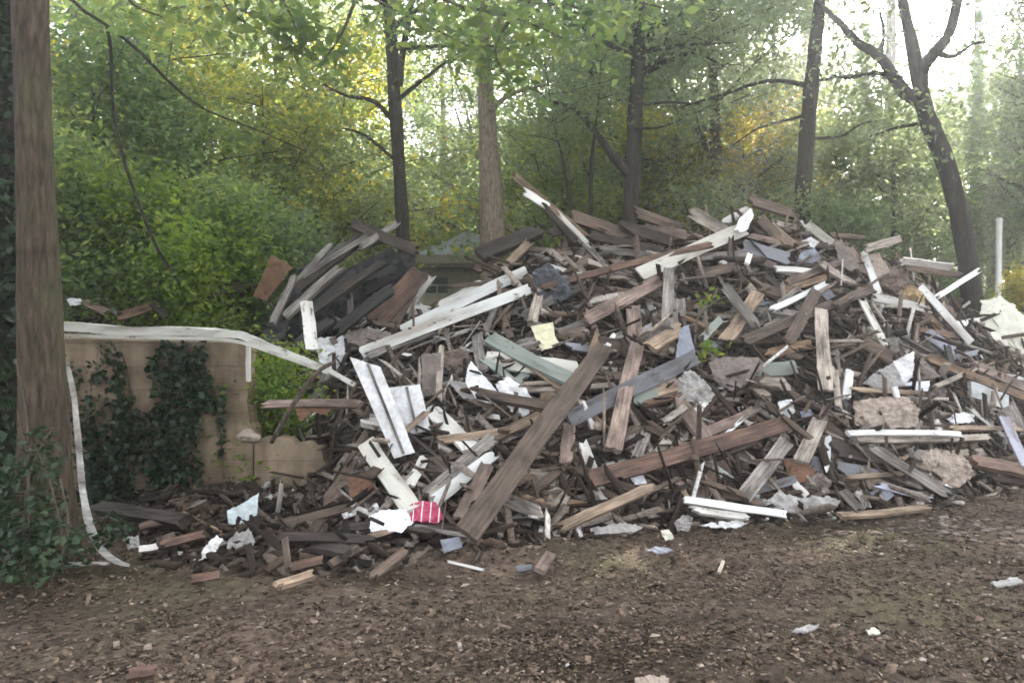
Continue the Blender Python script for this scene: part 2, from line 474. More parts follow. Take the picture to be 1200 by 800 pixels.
class MB:
    """collects shapes for one mesh"""
    def __init__(s): s.v, s.f = [], []

    def add(s, v, f):
        b = len(s.v); s.v += [Vector(p) for p in v]; s.f += [tuple(i + b for i in q) for q in f]

    def box(s, x0, x1, y0, y1, z0, z1):
        v = [(x, y, z) for z in (z0, z1) for y in (y0, y1) for x in (x0, x1)]
        s.add(v, [(0, 2, 3, 1), (4, 5, 7, 6), (0, 1, 5, 4), (2, 6, 7, 3), (0, 4, 6, 2), (1, 3, 7, 5)])

    def tube(s, pts, rads, n=8, seed=0, wob=0.0, cap=True):
        pts = [Vector(p) for p in pts]; rg = random.Random(seed)
        ring = []
        up = Vector((0.31, 0.17, 0.93))
        for i, p in enumerate(pts):
            t = (pts[min(i + 1, len(pts) - 1)] - pts[max(i - 1, 0)]).normalized()
            if abs(t.dot(up)) > .95: up = Vector((1, .2, .1))
            a = t.cross(up).normalized(); b2 = t.cross(a)
            for k in range(n):
                an = 2 * math.pi * k / n
                rr = rads[i] * (1 + (wob * (rg.random() - .5) if n < 24 else .48 * RID(an, p.z)))
                ring.append(p + (a * math.cos(an) + b2 * math.sin(an)) * rr)
        f = []
        for i in range(len(pts) - 1):
            for k in range(n):
                f.append((i * n + k, i * n + (k + 1) % n, (i + 1) * n + (k + 1) % n, (i + 1) * n + k))
        if cap:
            f.append(tuple(range(n - 1, -1, -1))); f.append(tuple((len(pts) - 1) * n + k for k in range(n)))
        s.add(ring, f)

    def build(s, name, mat, parent=None, mw=None, smooth=False):
        return mk(name, s.v, s.f, mat, parent, mw, smooth)


def smooth_line(pts, n=4):
    """Catmull-Rom through the points"""
    pts = [Vector(p) for p in pts]; o = []
    for i in range(len(pts) - 1):
        p0, p1, p2, p3 = pts[max(i - 1, 0)], pts[i], pts[i + 1], pts[min(i + 2, len(pts) - 1)]
        for k in range(n):
            t = k / n
            o.append(.5 * ((2 * p1) + (p2 - p0) * t + (2 * p0 - 5 * p1 + 4 * p2 - p3) * t * t + (3 * p1 - p0 - 3 * p2 + p3) * t ** 3))
    o.append(pts[-1])
    return o


def interp_list(vals, n):
    xs = np.linspace(0, 1, len(vals))
    return list(np.interp(np.linspace(0, 1, n), xs, vals))


def basis(x, n):
    x = x.normalized(); n = (n - x * n.dot(x)).normalized(); y = n.cross(x)
    return Matrix(((x.x, y.x, n.x), (x.y, y.y, n.y), (x.z, y.z, n.z)))


def xform(c, b3):
    m4 = b3.to_4x4(); m4.translation = c
    return m4


# ------------------------------------------------------------------ leaves
def leaf_mesh(cent, size, up=.8, aspect=.5, rg=nrg, droop=0.0):
    """one folded two-triangle leaf at each centre; returns verts, faces"""
    n = len(cent)
    nm = rg.normal(0, 1, (n, 3)); nm[:, 2] = np.abs(nm[:, 2]) + up; nm /= np.linalg.norm(nm, axis=1)[:, None]
    ax = rg.normal(0, 1, (n, 3)); ax[:, 2] -= droop
    ax -= nm * (ax * nm).sum(1)[:, None]; ax /= np.linalg.norm(ax, axis=1)[:, None]
    sd = np.cross(nm, ax)
    s = size * rg.uniform(.6, 1.35, n)[:, None]
    w = s * aspect * .5
    b = cent - ax * s * .5; t = cent + ax * s * .5
    mid = cent - ax * s * .08 + nm * s * .07
    l = mid + sd * w; r = mid - sd * w
    v = np.stack([b, r, t, l], 1).reshape(-1, 3)
    i = np.arange(n)[:, None] * 4
    f = np.concatenate([i + [0, 1, 2], i + [0, 2, 3]], 1).reshape(-1, 3)
    return v, f


def clump(c, n, rx, rz, rg=nrg):
    p = rg.normal(0, 1, (n, 3)) * np.array([rx, rx, rz]) * .6
    return p + np.asarray(c)


def leaves_obj(name, centres, size, mat, parent=None, **kw):
    v, f = leaf_mesh(np.concatenate(centres) if isinstance(centres, list) else centres, size, **kw)
    if parent is not None and parent.type == 'EMPTY':
        v = v - np.array(parent.location)
    return mk(name, v, f, mat, parent)
# ------------------------------------------------------------------ boards and sheets of the heap
PIECES = []          # every countable piece: dict(o, x, y, name, look, ang, len, ref, label)


def plank_mesh(Lg, W, T, seed, jag=.5, point=0, bow=0.0, nx=9, ny=4):
    rg = random.Random(seed)
    J = min(.10, .18 * Lg) * jag
    e0 = [rg.uniform(-1, .1) * J for _ in range(ny + 1)]; e1 = [rg.uniform(-1, .1) * J for _ in range(ny + 1)]
    s0, s1 = rg.uniform(-.6, .6) * J, rg.uniform(-.6, .6) * J
    tw = rg.uniform(-.10, .10) * (1 if W > .04 else 0)
    ph = rg.uniform(0, 6.28)
    V, F = [], []
    for k in (0, 1):
        for i in range(nx + 1):
            u = i / nx
            for j in range(ny + 1):
                q = j / ny * 2 - 1
                a = -Lg / 2 - e0[j] + s0 * q * .5; c = Lg / 2 + e1[j] + s1 * q * .5
                if point:
                    c -= abs(q - rg.uniform(-.2, .2)) * point
                x = a + (c - a) * u
                ed = 1 + .05 * math.sin(ph + 9 * u + q) + (.05 * (rg.random() - .5) if j in (0, ny) else 0)
                y = q * W / 2 * ed
                z = (k - .5) * T + bow * (1 - (2 * u - 1) ** 2) * Lg + tw * (u - .5) * y * 2 + .10 * T * (rg.random() - .5)
                V.append(Vector((x, y, z)))
    st = (nx + 1) * (ny + 1)
    ix = lambda k, i, j: k * st + i * (ny + 1) + j
    for i in range(nx):
        for j in range(ny):
            F.append((ix(1, i, j), ix(1, i + 1, j), ix(1, i + 1, j + 1), ix(1, i, j + 1)))
            F.append((ix(0, i, j), ix(0, i, j + 1), ix(0, i + 1, j + 1), ix(0, i + 1, j)))
        F.append((ix(0, i, 0), ix(0, i + 1, 0), ix(1, i + 1, 0), ix(1, i, 0)))
        F.append((ix(0, i, ny), ix(1, i, ny), ix(1, i + 1, ny), ix(0, i + 1, ny)))
    for j in range(ny):
        F.append((ix(0, 0, j), ix(1, 0, j), ix(1, 0, j + 1), ix(0, 0, j + 1)))
        F.append((ix(0, nx, j), ix(0, nx, j + 1), ix(1, nx, j + 1), ix(1, nx, j)))
    return V, F


def lift_line(P, Q, lift, tol=.0, n=11):
    """raise a straight piece off the heap, towards open air, until nothing much of it is buried"""
    for it in range(80):
        ts = np.linspace(.06, .94, n)
        X = P.x + (Q.x - P.x) * ts; Y = P.y + (Q.y - P.y) * ts; Z = P.z + (Q.z - P.z) * ts
        if float(np.max(mound_z(X, Y) - Z)) <= tol - lift:
            break
        P = CAM + (P - CAM) * .993; Q = CAM + (Q - CAM) * .993
    return P, Q


COLWORD = dict(grey='grey', brown='brown', dark='dark brown', rust='reddish brown', tan='tan', pale='pale bare', pink='pinkish brown',
               white='white painted', worn='worn whitish', cream='cream painted', green='grey green', blue='blue grey', violet='pale violet',
               char='blackened', orange='orange brown', wsheet='white', paper='white', greysheet='grey', bluesheet='blue grey',
               mudsheet='muddy brown', rustsheet='rusty brown', tarp='dark blue grey', roofing='black', creamsheet='cream',
               yellow='pale yellow', plaster='tan', fluff='brown', tanfluff='tan', tileb='pale blue', brick='red', metal='dull grey',
               crimson='crimson', twig='thin brown')
CNT = [0]


def register(o, name, mat, x1, y1, x2, y2, ref, label, cat, group):
    tag(o, label, cat, group)
    PIECES.append(dict(o=o, x=(x1 + x2) / 2, y=(y1 + y2) / 2, name=name, mat=mat, ref=ref, label=label, cat=cat,
                       dx=abs(x2 - x1), dy=abs(y2 - y1), len=math.hypot(x2 - x1, y2 - y1)))
    return o


GRP = 'boards tipped across the debris heap'


def b(name, x1, y1, x2, y2, w, mat, ref=None, label=None, th=.03, lift=.05, jag=.8, point=0, bow=None, d1=None, d2=None, roll=None, cat=None):
    CNT[0] += 1
    rg = random.Random(CNT[0] * 17)
    P = at(x1, y1, d1) if d1 else surf(x1, y1)
    Q = at(x2, y2, d2) if d2 else surf(x2, y2)
    if not (d1 and d2):
        P, Q = lift_line(P, Q, lift + rg.uniform(0, .03))
    X = Q - P; C = (P + Q) / 2
    tc = (CAM - C).normalized()
    n = tc * .75 + mound_n(C) * .45
    n = (n - X.normalized() * n.dot(X.normalized())).normalized()
    ro = R(rg.uniform(-16, 16)) if roll is None else R(roll)
    n = Matrix.Rotation(ro, 3, X.normalized()) @ n
    tcp = (tc - X.normalized() * tc.dot(X.normalized())).normalized()
    W = w * C.y / FPX / max(.45, n.dot(tcp))
    if bow is None: bow = rg.uniform(-.022, .022)
    v, f = plank_mesh(X.length, W, min(th, W * .9), CNT[0], jag, point * W, bow)
    o = mk(name, v, f, M[mat], mw=xform(C, basis(X, n)))
    return register(o, name, mat, x1, y1, x2, y2, ref, label, cat or name.split('_')[-1], GRP)


def sheet(name, pts, mat, ref=None, label=None, crumple=.02, th=.009, lift=.06, d=None, tilt=0, flat=.35, cat=None, curl=0.0, grooves=None):
    CNT[0] += 1
    rg = random.Random(CNT[0] * 31)
    cx = sum(p[0] for p in pts) / len(pts); cy = sum(p[1] for p in pts) / len(pts)
    C = at(cx, cy, d) if d else surf(cx, cy)
    tc = (CAM - C).normalized()
    n = (tc * (1 - flat) + mound_n(C) * flat).normalized()
    n = (Matrix.Rotation(R(tilt), 3, 'Z') @ n).normalized()

    def poly(C):
        r = []
        for px, py in pts:
            dd = ray(px, py); t = (C - CAM).dot(n) / dd.dot(n); r.append(CAM + dd * t)
        return r
    ps = poly(C)
    if not d:
        for it in range(60):
            if max(float(mound_z(p.x, p.y)) - p.z for p in ps + [C]) <= -lift * .4: break
            C = CAM + (C - CAM) * .992; ps = poly(C)
    X = Vector((1, 0, 0)); X = (X - n * X.dot(n)).normalized()
    B = basis(X, n); Bi = B.transposed()
    bm = bmesh.new()
    vs = [bm.verts.new(Bi @ (p - C)) for p in ps]
    f = bm.faces.new(vs)
    bmesh.ops.triangulate(bm, faces=[f])
    for _ in range(4):
        bmesh.ops.subdivide_edges(bm, edges=bm.edges[:], cuts=1, use_grid_fill=True)
    s = CNT[0] * 3.7
    size = max(v.co.length for v in bm.verts) + 1e-6
    fq = 2.2 / size
    for v in bm.verts:
        q = float(fbm(v.co.x * fq + s, v.co.y * fq + s, 5, 3))
        if mat == 'plaster': q = q * .5 + .32 * float(fbm(v.co.x * fq * 5 + s, v.co.y * fq * 5, 6, 3))
        v.co.z += (q + .35 * float(fbm(v.co.x * fq * 3.3 + s, v.co.y * fq * 3.3, 26, 2))) * max(crumple, .004 if name == 'siding_sheet' else .012) * 3.2 + curl * size * ((v.co.x / size) ** 2 + (v.co.y / size) ** 2)
        if v.is_boundary:
            k = (.008 if name == 'siding_sheet' else .034) * size * (1.5 if crumple > .015 else .7)
            v.co.x += k * (float(vnoise(v.co.x * fq * 8 + s, v.co.y * fq * 8, 8)) - .5) * 2
            v.co.y += k * (float(vnoise(v.co.x * fq * 8 + s, v.co.y * fq * 8, 18)) - .5) * 2
    bmesh.ops.recalc_face_normals(bm, faces=bm.faces[:])
    if sum(fc.normal.z * fc.calc_area() for fc in bm.faces) < 0:
        bmesh.ops.reverse_faces(bm, faces=bm.faces[:])
    # back face a little behind the front one, closed round the rim
    front = bm.faces[:]; rim = [ed for ed in bm.edges if ed.is_boundary]
    twin = {w: bm.verts.new((w.co.x, w.co.y, w.co.z - th)) for w in bm.verts[:]}
    for fc in front: bm.faces.new([twin[w] for w in reversed(fc.verts)])
    for ed in rim:
        lp = ed.link_loops[0]; va, vb = lp.vert, lp.link_loop_next.vert
        bm.faces.new([vb, va, twin[va], twin[vb]])
    me = bpy.data.meshes.new(name); bm.to_mesh(me); bm.free()
    me.materials.append(M[mat])
    o = bpy.data.objects.new(name, me); COL.objects.link(o); o.matrix_world = xform(C, B)
    xs = [p[0] for p in pts]; ys = [p[1] for p in pts]
    return register(o, name, mat, min(xs), min(ys), max(xs), max(ys), ref, label, cat or name.split('_')[-1], GRP)


def stick(name, pts, w, mat, ref=None, label=None, lift=.05, depths=None, taper=.7, cat='stick'):
    """a bent branch, pole or cable through photo points"""
    CNT[0] += 1
    ps = []
    for i, (px, py) in enumerate(pts):
        p = at(px, py, depths[i]) if depths else surf(px, py)
        if not depths:
            p = CAM + (p - CAM) * (1 - lift / (p - CAM).length)
        ps.append(p)
    ln = smooth_line(ps, 5)
    if not depths:
        ln = [Vector((q.x, q.y, max(q.z, float(mound_z(q.x, q.y)) + .01))) for q in ln]
    r0 = w * .5 * ps[0].y / FPX
    C = ps[len(ps) // 2].copy()
    mb = MB(); mb.tube([q - C for q in ln], interp_list([r0, r0 * .95, r0 * taper], len(ln)), 7, CNT[0], .25)
    o = mb.build(name, M[mat], mw=Matrix.Translation(C), smooth=True)
    xs = [p[0] for p in pts]; ys = [p[1] for p in pts]
    return register(o, name, mat, min(xs), min(ys), max(xs), max(ys), ref, label, cat, None)


# ---- upper left: the fallen roof
sheet('roofing_felt', [(322, 372), (352, 338), (402, 312), (455, 292), (488, 294), (470, 338), (430, 372), (395, 392), (340, 398)], 'roofing', 'black roofing felt', 'black roofing felt sagging under the fallen roof rafters', .10, .02, d=8.85, flat=.15)
sheet('metal_sheet', [(297, 347), (318, 298), (343, 313), (312, 352)], 'rustsheet', 'rusty tilted sheet', 'rusty brown sheet standing tilted beside the fallen roof', .01, d=8.3, flat=.0)
b('roof_rafter', 325, 358, 436, 268, 11, 'dark', 'dark roof rafter', 'long dark rafter on the upper edge of the fallen roof', .06, d1=8.2, d2=8.7)
b('roof_rafter', 338, 345, 388, 286, 7, 'grey', None, None, .05, d1=8.3, d2=8.9)
b('roof_rafter', 333, 372, 400, 312, 8, 'grey', None, None, .05, d1=8.05, d2=8.4)
b('roof_rafter', 350, 380, 420, 318, 10, 'char', None, None, .06, d1=8.0, d2=8.4)
b('wood_beam', 409, 260, 494, 297, 12, 'dark', 'crossing dark beam', 'dark beam lying across the top of the fallen roof', .07, d1=8.6, d2=8.3)
b('wood_board', 420, 292, 468, 260, 7, 'grey', None, 'thin grey board crossing under the dark beam on the fallen roof', d1=8.3, d2=8.65)
b('wood_beam', 496, 316, 436, 380, 24, 'rust', 'red brown beam', 'thick red brown beam leaning below the fallen roof', .07)
b('wood_board', 506, 321, 476, 364, 10, 'worn', None, None)
b('wood_board', 488, 330, 458, 384, 14, 'brown', None, None)
b('wood_board', 359, 352, 366, 411, 14, 'worn', 'upright whitish board', 'weathered whitish board standing upright in the dark hollow', jag=.25, d1=7.4, d2=7.2)
b('wood_post', 410, 340, 411, 386, 7, 'grey', None, 'broken grey post standing in the hollow below the roofing felt', .05, jag=1)
stick('metal_pole', [(308, 351), (335, 371), (364, 391)], 4, 'white', None, 'thin pale pole slanting from the rusty sheet to the upright whitish board', cat='pole')
sheet('cardboard_sheet', [(405, 388), (432, 383), (458, 390), (462, 402), (430, 408), (408, 402)], 'mudsheet', None, 'muddy brown flap in the hollow beside the red brown beam', .03)
b('wood_board', 372, 400, 402, 330, 8, 'char')
b('wood_board', 384, 372, 432, 394, 7, 'dark')
b('wood_board', 425, 345, 468, 318, 9, 'char')
b('wood_board', 352, 326, 446, 268, 6, 'grey', None, 'thin grey rafter lying along the long dark rafter', .04, d1=8.15, d2=8.6, jag=1)
b('wood_board', 318, 380, 346, 322, 7, 'grey', None, 'grey rafter end leaning at the lower edge of the fallen roof', .05, d1=7.9, d2=8.2)
b('wood_board', 366, 366, 452, 306, 8, 'dark', None, 'dark rafter lying over the middle of the black roofing felt', .05, d1=8.1, d2=8.3)
b('wood_board', 392, 390, 462, 336, 12, 'char', None, 'blackened board under the red brown beam', .05, d1=8.0, d2=8.2)
b('wood_board', 340, 410, 392, 372, 9, 'char', None, 'blackened board end beside the upright whitish board', .05, d1=7.6, d2=7.9)
sheet('fallen_roof_sheet', [(352, 392), (372, 348), (424, 312), (470, 300), (462, 318), (420, 336), (388, 372), (374, 402)], 'roofing', None, 'black curled sheet under the middle of the fallen roof', .10, .02, d=8.6, flat=.3, cat='sheet')
sheet('fallen_roof_sheet', [(300, 402), (316, 372), (346, 336), (358, 338), (338, 378), (330, 410)], 'roofing', None, 'black curled sheet at the lower edge of the fallen roof', .08, .02, d=8.1, flat=.3, cat='sheet')
sheet('fallen_roof_sheet', [(338, 334), (372, 300), (428, 268), (448, 276), (400, 304), (358, 338)], 'tarp', None, 'dark grey curled sheet along the top of the fallen roof', .08, .02, d=9.0, flat=.4, cat='sheet')
b('wood_board', 330, 420, 384, 398, 9, 'dark', None, 'dark board lying in the hollow below the fallen roof', .04)
b('wood_board', 306, 446, 352, 424, 9, 'brown', None, 'brown board lying in the gap behind the broken wall', .04)
b('wood_board', 318, 462, 372, 452, 8, 'dark', None, 'dark board lying just above the level pink plank', .04)
# ---- long white boards, upper centre left
b('white_board', 470, 389, 618, 317, 13, 'white', 'upper long white board', 'upper of two long white boards below the distant house', .022, jag=.25)
b('white_board', 421, 414, 622, 338, 13, 'white', 'lower long white board', 'lower of two long white boards, lying across the heap', .022, jag=.25)
b('white_board', 514, 362, 566, 333, 13, 'worn', None, 'whitish plank lying above the upper long white board')
b('wood_beam', 428, 418, 512, 388, 8, 'grey', None, None)
b('wood_beam', 560, 300, 634, 270, 15, 'dark', None, 'thick dark beam on the ridge beside the pale snag', .08)
b('wood_board', 556, 318, 602, 286, 10, 'rust')
b('wood_board', 592, 313, 622, 282, 9, 'tan', None, 'tan board leaning on the dark ridge beam beside the snag')
b('wood_board', 524, 336, 600, 330, 4, 'brown')
b('wood_board', 580, 340, 632, 345, 6, 'rust')
b('splintered_pole', 597, 201, 690, 281, 8, 'tan', 'tall splintered pole', 'tall splintered tan pole jutting up above the ridge', .05, d1=8.6, d2=9.2, jag=1.2)
b('wood_board', 613, 224, 643, 243, 8, 'white', None, 'short white board end beside the tall splintered pole', d1=8.55, d2=8.7)
b('wood_board', 634, 238, 676, 284, 7, 'dark', None, 'dark splintered lath below the tall splintered pole', d1=8.6, d2=9.0, jag=1.2)
b('wood_board', 650, 246, 694, 290, 5, 'worn', None, None, d1=8.6, d2=8.9, jag=1.3)
b('wood_board', 660, 262, 716, 317, 6, 'grey', None, None, jag=1)
b('wood_board', 640, 290, 682, 322, 7, 'pale', None, None, jag=1)
b('wood_board', 634, 312, 688, 326, 9, 'worn', None, None, jag=1)
b('wood_board', 668, 252, 735, 277, 13, 'brown', 'brown ridge board', 'broad brown board lying on the ridge beside the tall splintered pole', .05)
b('wood_board', 690, 275, 783, 295, 9, 'dark', None, None, .05)
b('wood_board', 742, 248, 802, 269, 11, 'brown', None, None)
b('wood_board', 752, 268, 812, 277, 10, 'pink')
b('wood_board', 640, 274, 700, 262, 10, 'dark')
b('wood_board', 722, 262, 792, 284, 12, 'dark', None, None, .05)
b('wood_board', 700, 292, 790, 302, 8, 'grey')
# ---- cloth, posts
sheet('cloth_bundle', [(624, 318), (640, 308), (664, 322), (672, 344), (652, 356), (628, 348)], 'tarp', 'dark cloth bundle', 'dark blue grey cloth bundled among boards below the ridge', .07, .02)
sheet('yellow_board', [(622, 383), (648, 377), (650, 393), (657, 404), (634, 411)], 'yellow', 'pale yellow square', 'pale yellow torn square board in the middle of the heap', .012, lift=.12)
b('wood_post', 637, 326, 623, 380, 10, 'pale', 'pale upright post', 'pale round post standing above the pale yellow square', .07, jag=.3, lift=.1)
b('wood_board', 600, 398, 578, 350, 8, 'brown')
b('wood_board', 566, 396, 582, 356, 7, 'grey')
b('wood_board', 610, 372, 660, 344, 10, 'grey')
# ---- rotten boards behind the wall trim
b('wood_board', 138, 372, 186, 356, 10, 'rust', None, 'curved rotten red brown board showing above the white trim', .04, d1=8.0, d2=8.3)
b('wood_board', 176, 352, 196, 372, 8, 'dark', None, 'dark rotten board end showing above the white trim', .04, d1=8.1, d2=8.1)
b('wood_board', 250, 316, 292, 346, 12, 'dark', None, 'dark broken board beside the lower corner of the rusty tilted sheet', .04, d1=8.6, d2=8.6)
b('wood_board', 236, 350, 300, 332, 6, 'brown', None, 'brown stick of wood lying in the bushes behind the wall end', .03, d1=8.2, d2=8.5)
b('wood_board', 96, 352, 128, 368, 8, 'brown', None, 'brown broken board above the white trim near the thick trunk', .03, d1=8.1, d2=8.1)
sheet('white_scrap', [(78, 350), (94, 349), (98, 356), (82, 358)], 'wsheet', None, 'white scrap above the white trim beside the thick trunk', .02, d=8.1, flat=.5)
# ---- centre
b('rust_bar', 632, 338, 836, 286, 7, 'rust', 'long rusty bar', 'long thin rusty brown bar across the upper heap', .03, lift=.16, bow=.01)
b('pale_board', 748, 322, 872, 268, 16, 'cream', 'long pale trim board', 'long pale trim board with its bent end on the ridge', .022, lift=.2, jag=.3, roll=0)
b('pale_board', 867, 272, 880, 243, 13, 'white', None, 'short white board end rising from the long pale trim board', .022, lift=.25, point=.8)
b('wood_board', 686, 375, 776, 327, 15, 'pink', 'pinkish slanting board', 'pinkish brown board slanting under the upright grey board', .03, lift=.12)
b('wood_board', 784, 314, 782, 384, 13, 'grey', 'upright grey board', 'weathered grey board standing upright below the long pale trim board', .025, jag=.2, lift=.22, roll=0)
b('wood_board', 742, 358, 744, 412, 17, 'pink', None, 'broad pinkish brown board standing behind the upright brown board', jag=.3)
b('wood_board', 674, 302, 717, 316, 5, 'pale')
b('wood_board', 720, 322, 764, 332, 7, 'pale')
b('wood_board', 650, 392, 704, 372, 9, 'grey', None, None, .05)
b('wood_board', 650, 396, 690, 390, 16, 'pink', None, None)
b('wood_board', 692, 400, 780, 408, 13, 'brown', None, None)
b('wood_board', 718, 398, 744, 382, 8, 'grey')
sheet('white_scrap', [(701, 400), (716, 395), (722, 402), (716, 406)], 'wsheet', None, 'small white scrap beside the top of the big diagonal board', .01, lift=.12)
sheet('white_scrap', [(752, 384), (764, 377), (764, 392), (752, 404)], 'greysheet', None, None, .02)
b('wood_board', 757, 410, 800, 384, 15, 'tan', 'tan log end', 'short tan board with a rough end below the upright grey board', .06, lift=.14)
b('wood_board', 772, 418, 806, 392, 8, 'brown')
b('wood_board', 850, 400, 888, 343, 15, 'tan', 'broad tan board', 'broad tan board leaning in the upper middle of the heap', .03, lift=.14, jag=.2)
b('wood_board', 848, 335, 890, 387, 11, 'grey', None, 'grey brown board crossing in front of the broad tan board', .03, lift=.22, point=.6)
sheet('slate_sheet', [(797, 384), (807, 380), (818, 428), (790, 430)], 'bluesheet', None, 'blue grey tapering slate above the torn grey plastic', .006)
b('wood_board', 822, 398, 846, 372, 9, 'green')
b('wood_board', 826, 410, 864, 386, 10, 'green')
b('wood_board', 806, 246, 856, 275, 14, 'pale', 'pale ridge board', 'pale tan board lying on the ridge above the long pale trim board', .03, lift=.12)
b('wood_board', 846, 262, 880, 244, 8, 'worn')
b('wood_board', 876, 234, 932, 252, 10, 'brown', 'top ridge board', 'brown board lying at the very top of the heap', .05, lift=.1)
b('wood_board', 900, 262, 930, 290, 10, 'tan', None, None, .06)
b('wood_board', 888, 254, 914, 282, 11, 'brown', None, None, .05)
b('wood_board', 908, 262, 934, 267, 6, 'pale')
b('wood_board', 944, 261, 976, 286, 9, 'cream', 'short cream board', 'short cream board standing out on the ridge beside a trunk', .03, lift=.15)
b('wood_board', 876, 275, 920, 286, 6, 'pink')
b('wood_board', 866, 286, 926, 304, 13, 'blue', None, None)
b('wood_board', 898, 296, 927, 305, 14, 'tan', None, 'rusty tan board piece in the hollow below the top ridge board', .06)
b('wood_board', 880, 302, 912, 314, 8, 'pink')
b('wood_board', 844, 310, 872, 298, 7, 'worn')
b('white_stick', 875, 310, 879, 297, 6, 'white', None, 'tiny upright white stub below the end of the trim board', .03, lift=.2)
b('wood_board', 904, 315, 954, 319, 6, 'worn')
b('wood_board', 930, 286, 976, 288, 6, 'brown')
sheet('white_scrap', [(936, 284), (950, 278), (960, 284), (954, 290), (940, 290)], 'wsheet', None, 'crumpled white scrap below the short cream board', .02, lift=.12)
sheet('slate_sheet', [(938, 296), (954, 290), (962, 302), (948, 312), (934, 306)], 'bluesheet', None, None, .02)
b('wood_board', 920, 332, 986, 306, 8, 'brown', None, None, .03, lift=.12, jag=.9)
b('wood_board', 914, 342, 986, 318, 7, 'orange', None, None, .03, jag=1)
b('white_stick', 903, 363, 970, 331, 6, 'white', 'thin white batten', 'thin white batten lying slantwise in the upper heap', .025, lift=.18)
b('wood_board', 890, 372, 938, 336, 6, 'grey', None, None, lift=.12)
b('wood_board', 896, 386, 958, 350, 10, 'grey', None, None, .03, lift=.1)
b('wood_board', 923, 403, 958, 338, 13, 'brown', 'dark leaning board', 'dark brown board leaning in front of the thin white batten', .03, lift=.24)
b('wood_board', 868, 402, 1024, 338, 11, 'brown', 'long brown plank', 'long rough brown plank rising across the right of the upper heap', .04, lift=.14, jag=.9)
b('wood_board', 962, 362, 968, 458, 15, 'pale', 'tall pale board', 'tall pale board standing upright in the middle of the heap', .025, lift=.2, jag=.15, roll=0)
b('wood_board', 894, 417, 957, 402, 12, 'orange', 'orange splintered board', 'orange brown splintered board beside the tall pale board', .05, jag=1.2)
sheet('grey_panel_sheet', [(978, 284), (986, 280), (1008, 312), (997, 318), (984, 310)], 'mudsheet', None, 'grey brown square sheet tilted below the short cream board', .006, lift=.15, cat='sheet')
b('wood_board', 990, 288, 1018, 322, 11, 'pink')
b('white_stick', 1011, 293, 1031, 346, 7, 'white', 'bright white batten', 'bright white batten standing near the right end of the ridge', .025, lift=.2)
b('white_stick', 1009, 349, 1037, 406, 7, 'cream', 'lower white batten', 'thin cream batten leaning below the bright white batten', .025, lift=.18)
b('wood_board', 1012, 292, 1058, 279, 9, 'pale', None, 'pale board jutting out from the ridge past the bright white batten', d1=9.2, d2=9.4)
b('wood_board', 968, 275, 1016, 279, 5, 'brown', None, None)
b('wood_board', 1005, 398, 1046, 422, 14, 'brown', None, None, .05, lift=.12)
sheet('pink_sheet', [(1008, 300), (1030, 296), (1044, 318), (1020, 330)], 'plaster', None, 'pinkish broken sheet behind the bright white batten', .015)
b('wood_board', 1055, 306, 1118, 314, 9, 'worn', 'flat whitish ridge board', 'flat whitish board jutting from the right end of the ridge', .03, d1=9.3, d2=9.6, roll=50)
b('wood_board', 1058, 313, 1127, 323, 7, 'brown', None, 'brown board under the flat whitish ridge board', .04, d1=9.25, d2=9.5)
sheet('insulation_bundle', [(1034, 334), (1036, 318), (1050, 309), (1064, 316), (1067, 332), (1052, 342)], 'fluff', 'brown insulation lump', 'brown fluffy lump of insulation beside the bright white batten', .06, .05, lift=.15, curl=-.3)
sheet('insulation_bundle', [(1044, 338), (1066, 332), (1082, 344), (1084, 356), (1062, 352)], 'tanfluff', None, 'tan folded insulation below the brown insulation lump', .06, .03, lift=.15)
b('white_stick', 1096, 349, 1148, 316, 6, 'white', 'crossing white batten', 'thin white batten crossing in front of the dark leaning trunk', .03, d1=8.3, d2=8.6)
b('white_stick', 1078, 335, 1138, 402, 8, 'white', 'slanting white batten', 'white batten slanting down under the crossing white batten', .03, lift=.2, jag=.1)
b('wood_board', 1020, 348, 1086, 362, 9, 'worn', 'worn whitish strip', 'worn whitish board below the tan folded insulation', .03, lift=.14)
sheet('white_scrap', [(1014, 352), (1036, 356), (1032, 372), (1018, 366)], 'greysheet', None, None, .03)
b('blue_board', 1082, 388, 1120, 412, 12, 'violet', None, 'violet blue painted board under the slanting white batten', lift=.12)
b('wood_board', 1064, 386, 1120, 394, 6, 'rust')
b('wood_board', 1090, 372, 1110, 398, 7, 'orange')
sheet('cream_panel_sheet', [(1150, 352), (1172, 347), (1186, 356), (1205, 376), (1205, 415), (1180, 402), (1156, 388), (1148, 370)], 'creamsheet', 'big cream sheet', 'big bent cream sheet at the right end of the heap', .022, .012, lift=.1, cat='sheet')
b('cream_board', 1160, 392, 1204, 416, 9, 'cream', None, 'cream board edge below the big cream sheet')
b('wood_board', 1120, 380, 1156, 374, 7, 'worn')
# ---- left siding and gutter debris
sheet('white_scrap', [(370, 397), (402, 393), (406, 426), (388, 434), (374, 424)], 'wsheet', 'crumpled white sheet', 'crumpled white sheet at the top of the leaning white siding', .03, lift=.12)
s1 = sheet('siding_sheet', [(410, 418), (446, 430), (486, 530), (462, 537)], 'wsheet', 'leaning white siding', 'large white siding sheet with a groove leaning on the heap', .006, .018, lift=.2, flat=.1)
s2 = sheet('siding_sheet', [(456, 454), (492, 450), (505, 504), (472, 510)], 'wsheet', 'torn white siding', 'torn white siding square beside the leaning white siding', .010, .016, lift=.2, flat=.1)
sheet('door_sheet', [(494, 415), (516, 413), (518, 462), (495, 464)], 'mudsheet', None, 'dark grey brown cabinet door standing above the torn white siding', .004, .02, lift=.12, flat=.1)
b('wood_board', 518, 404, 514, 470, 6, 'pale', None, 'thin pale batten standing beside the cabinet door', lift=.16)
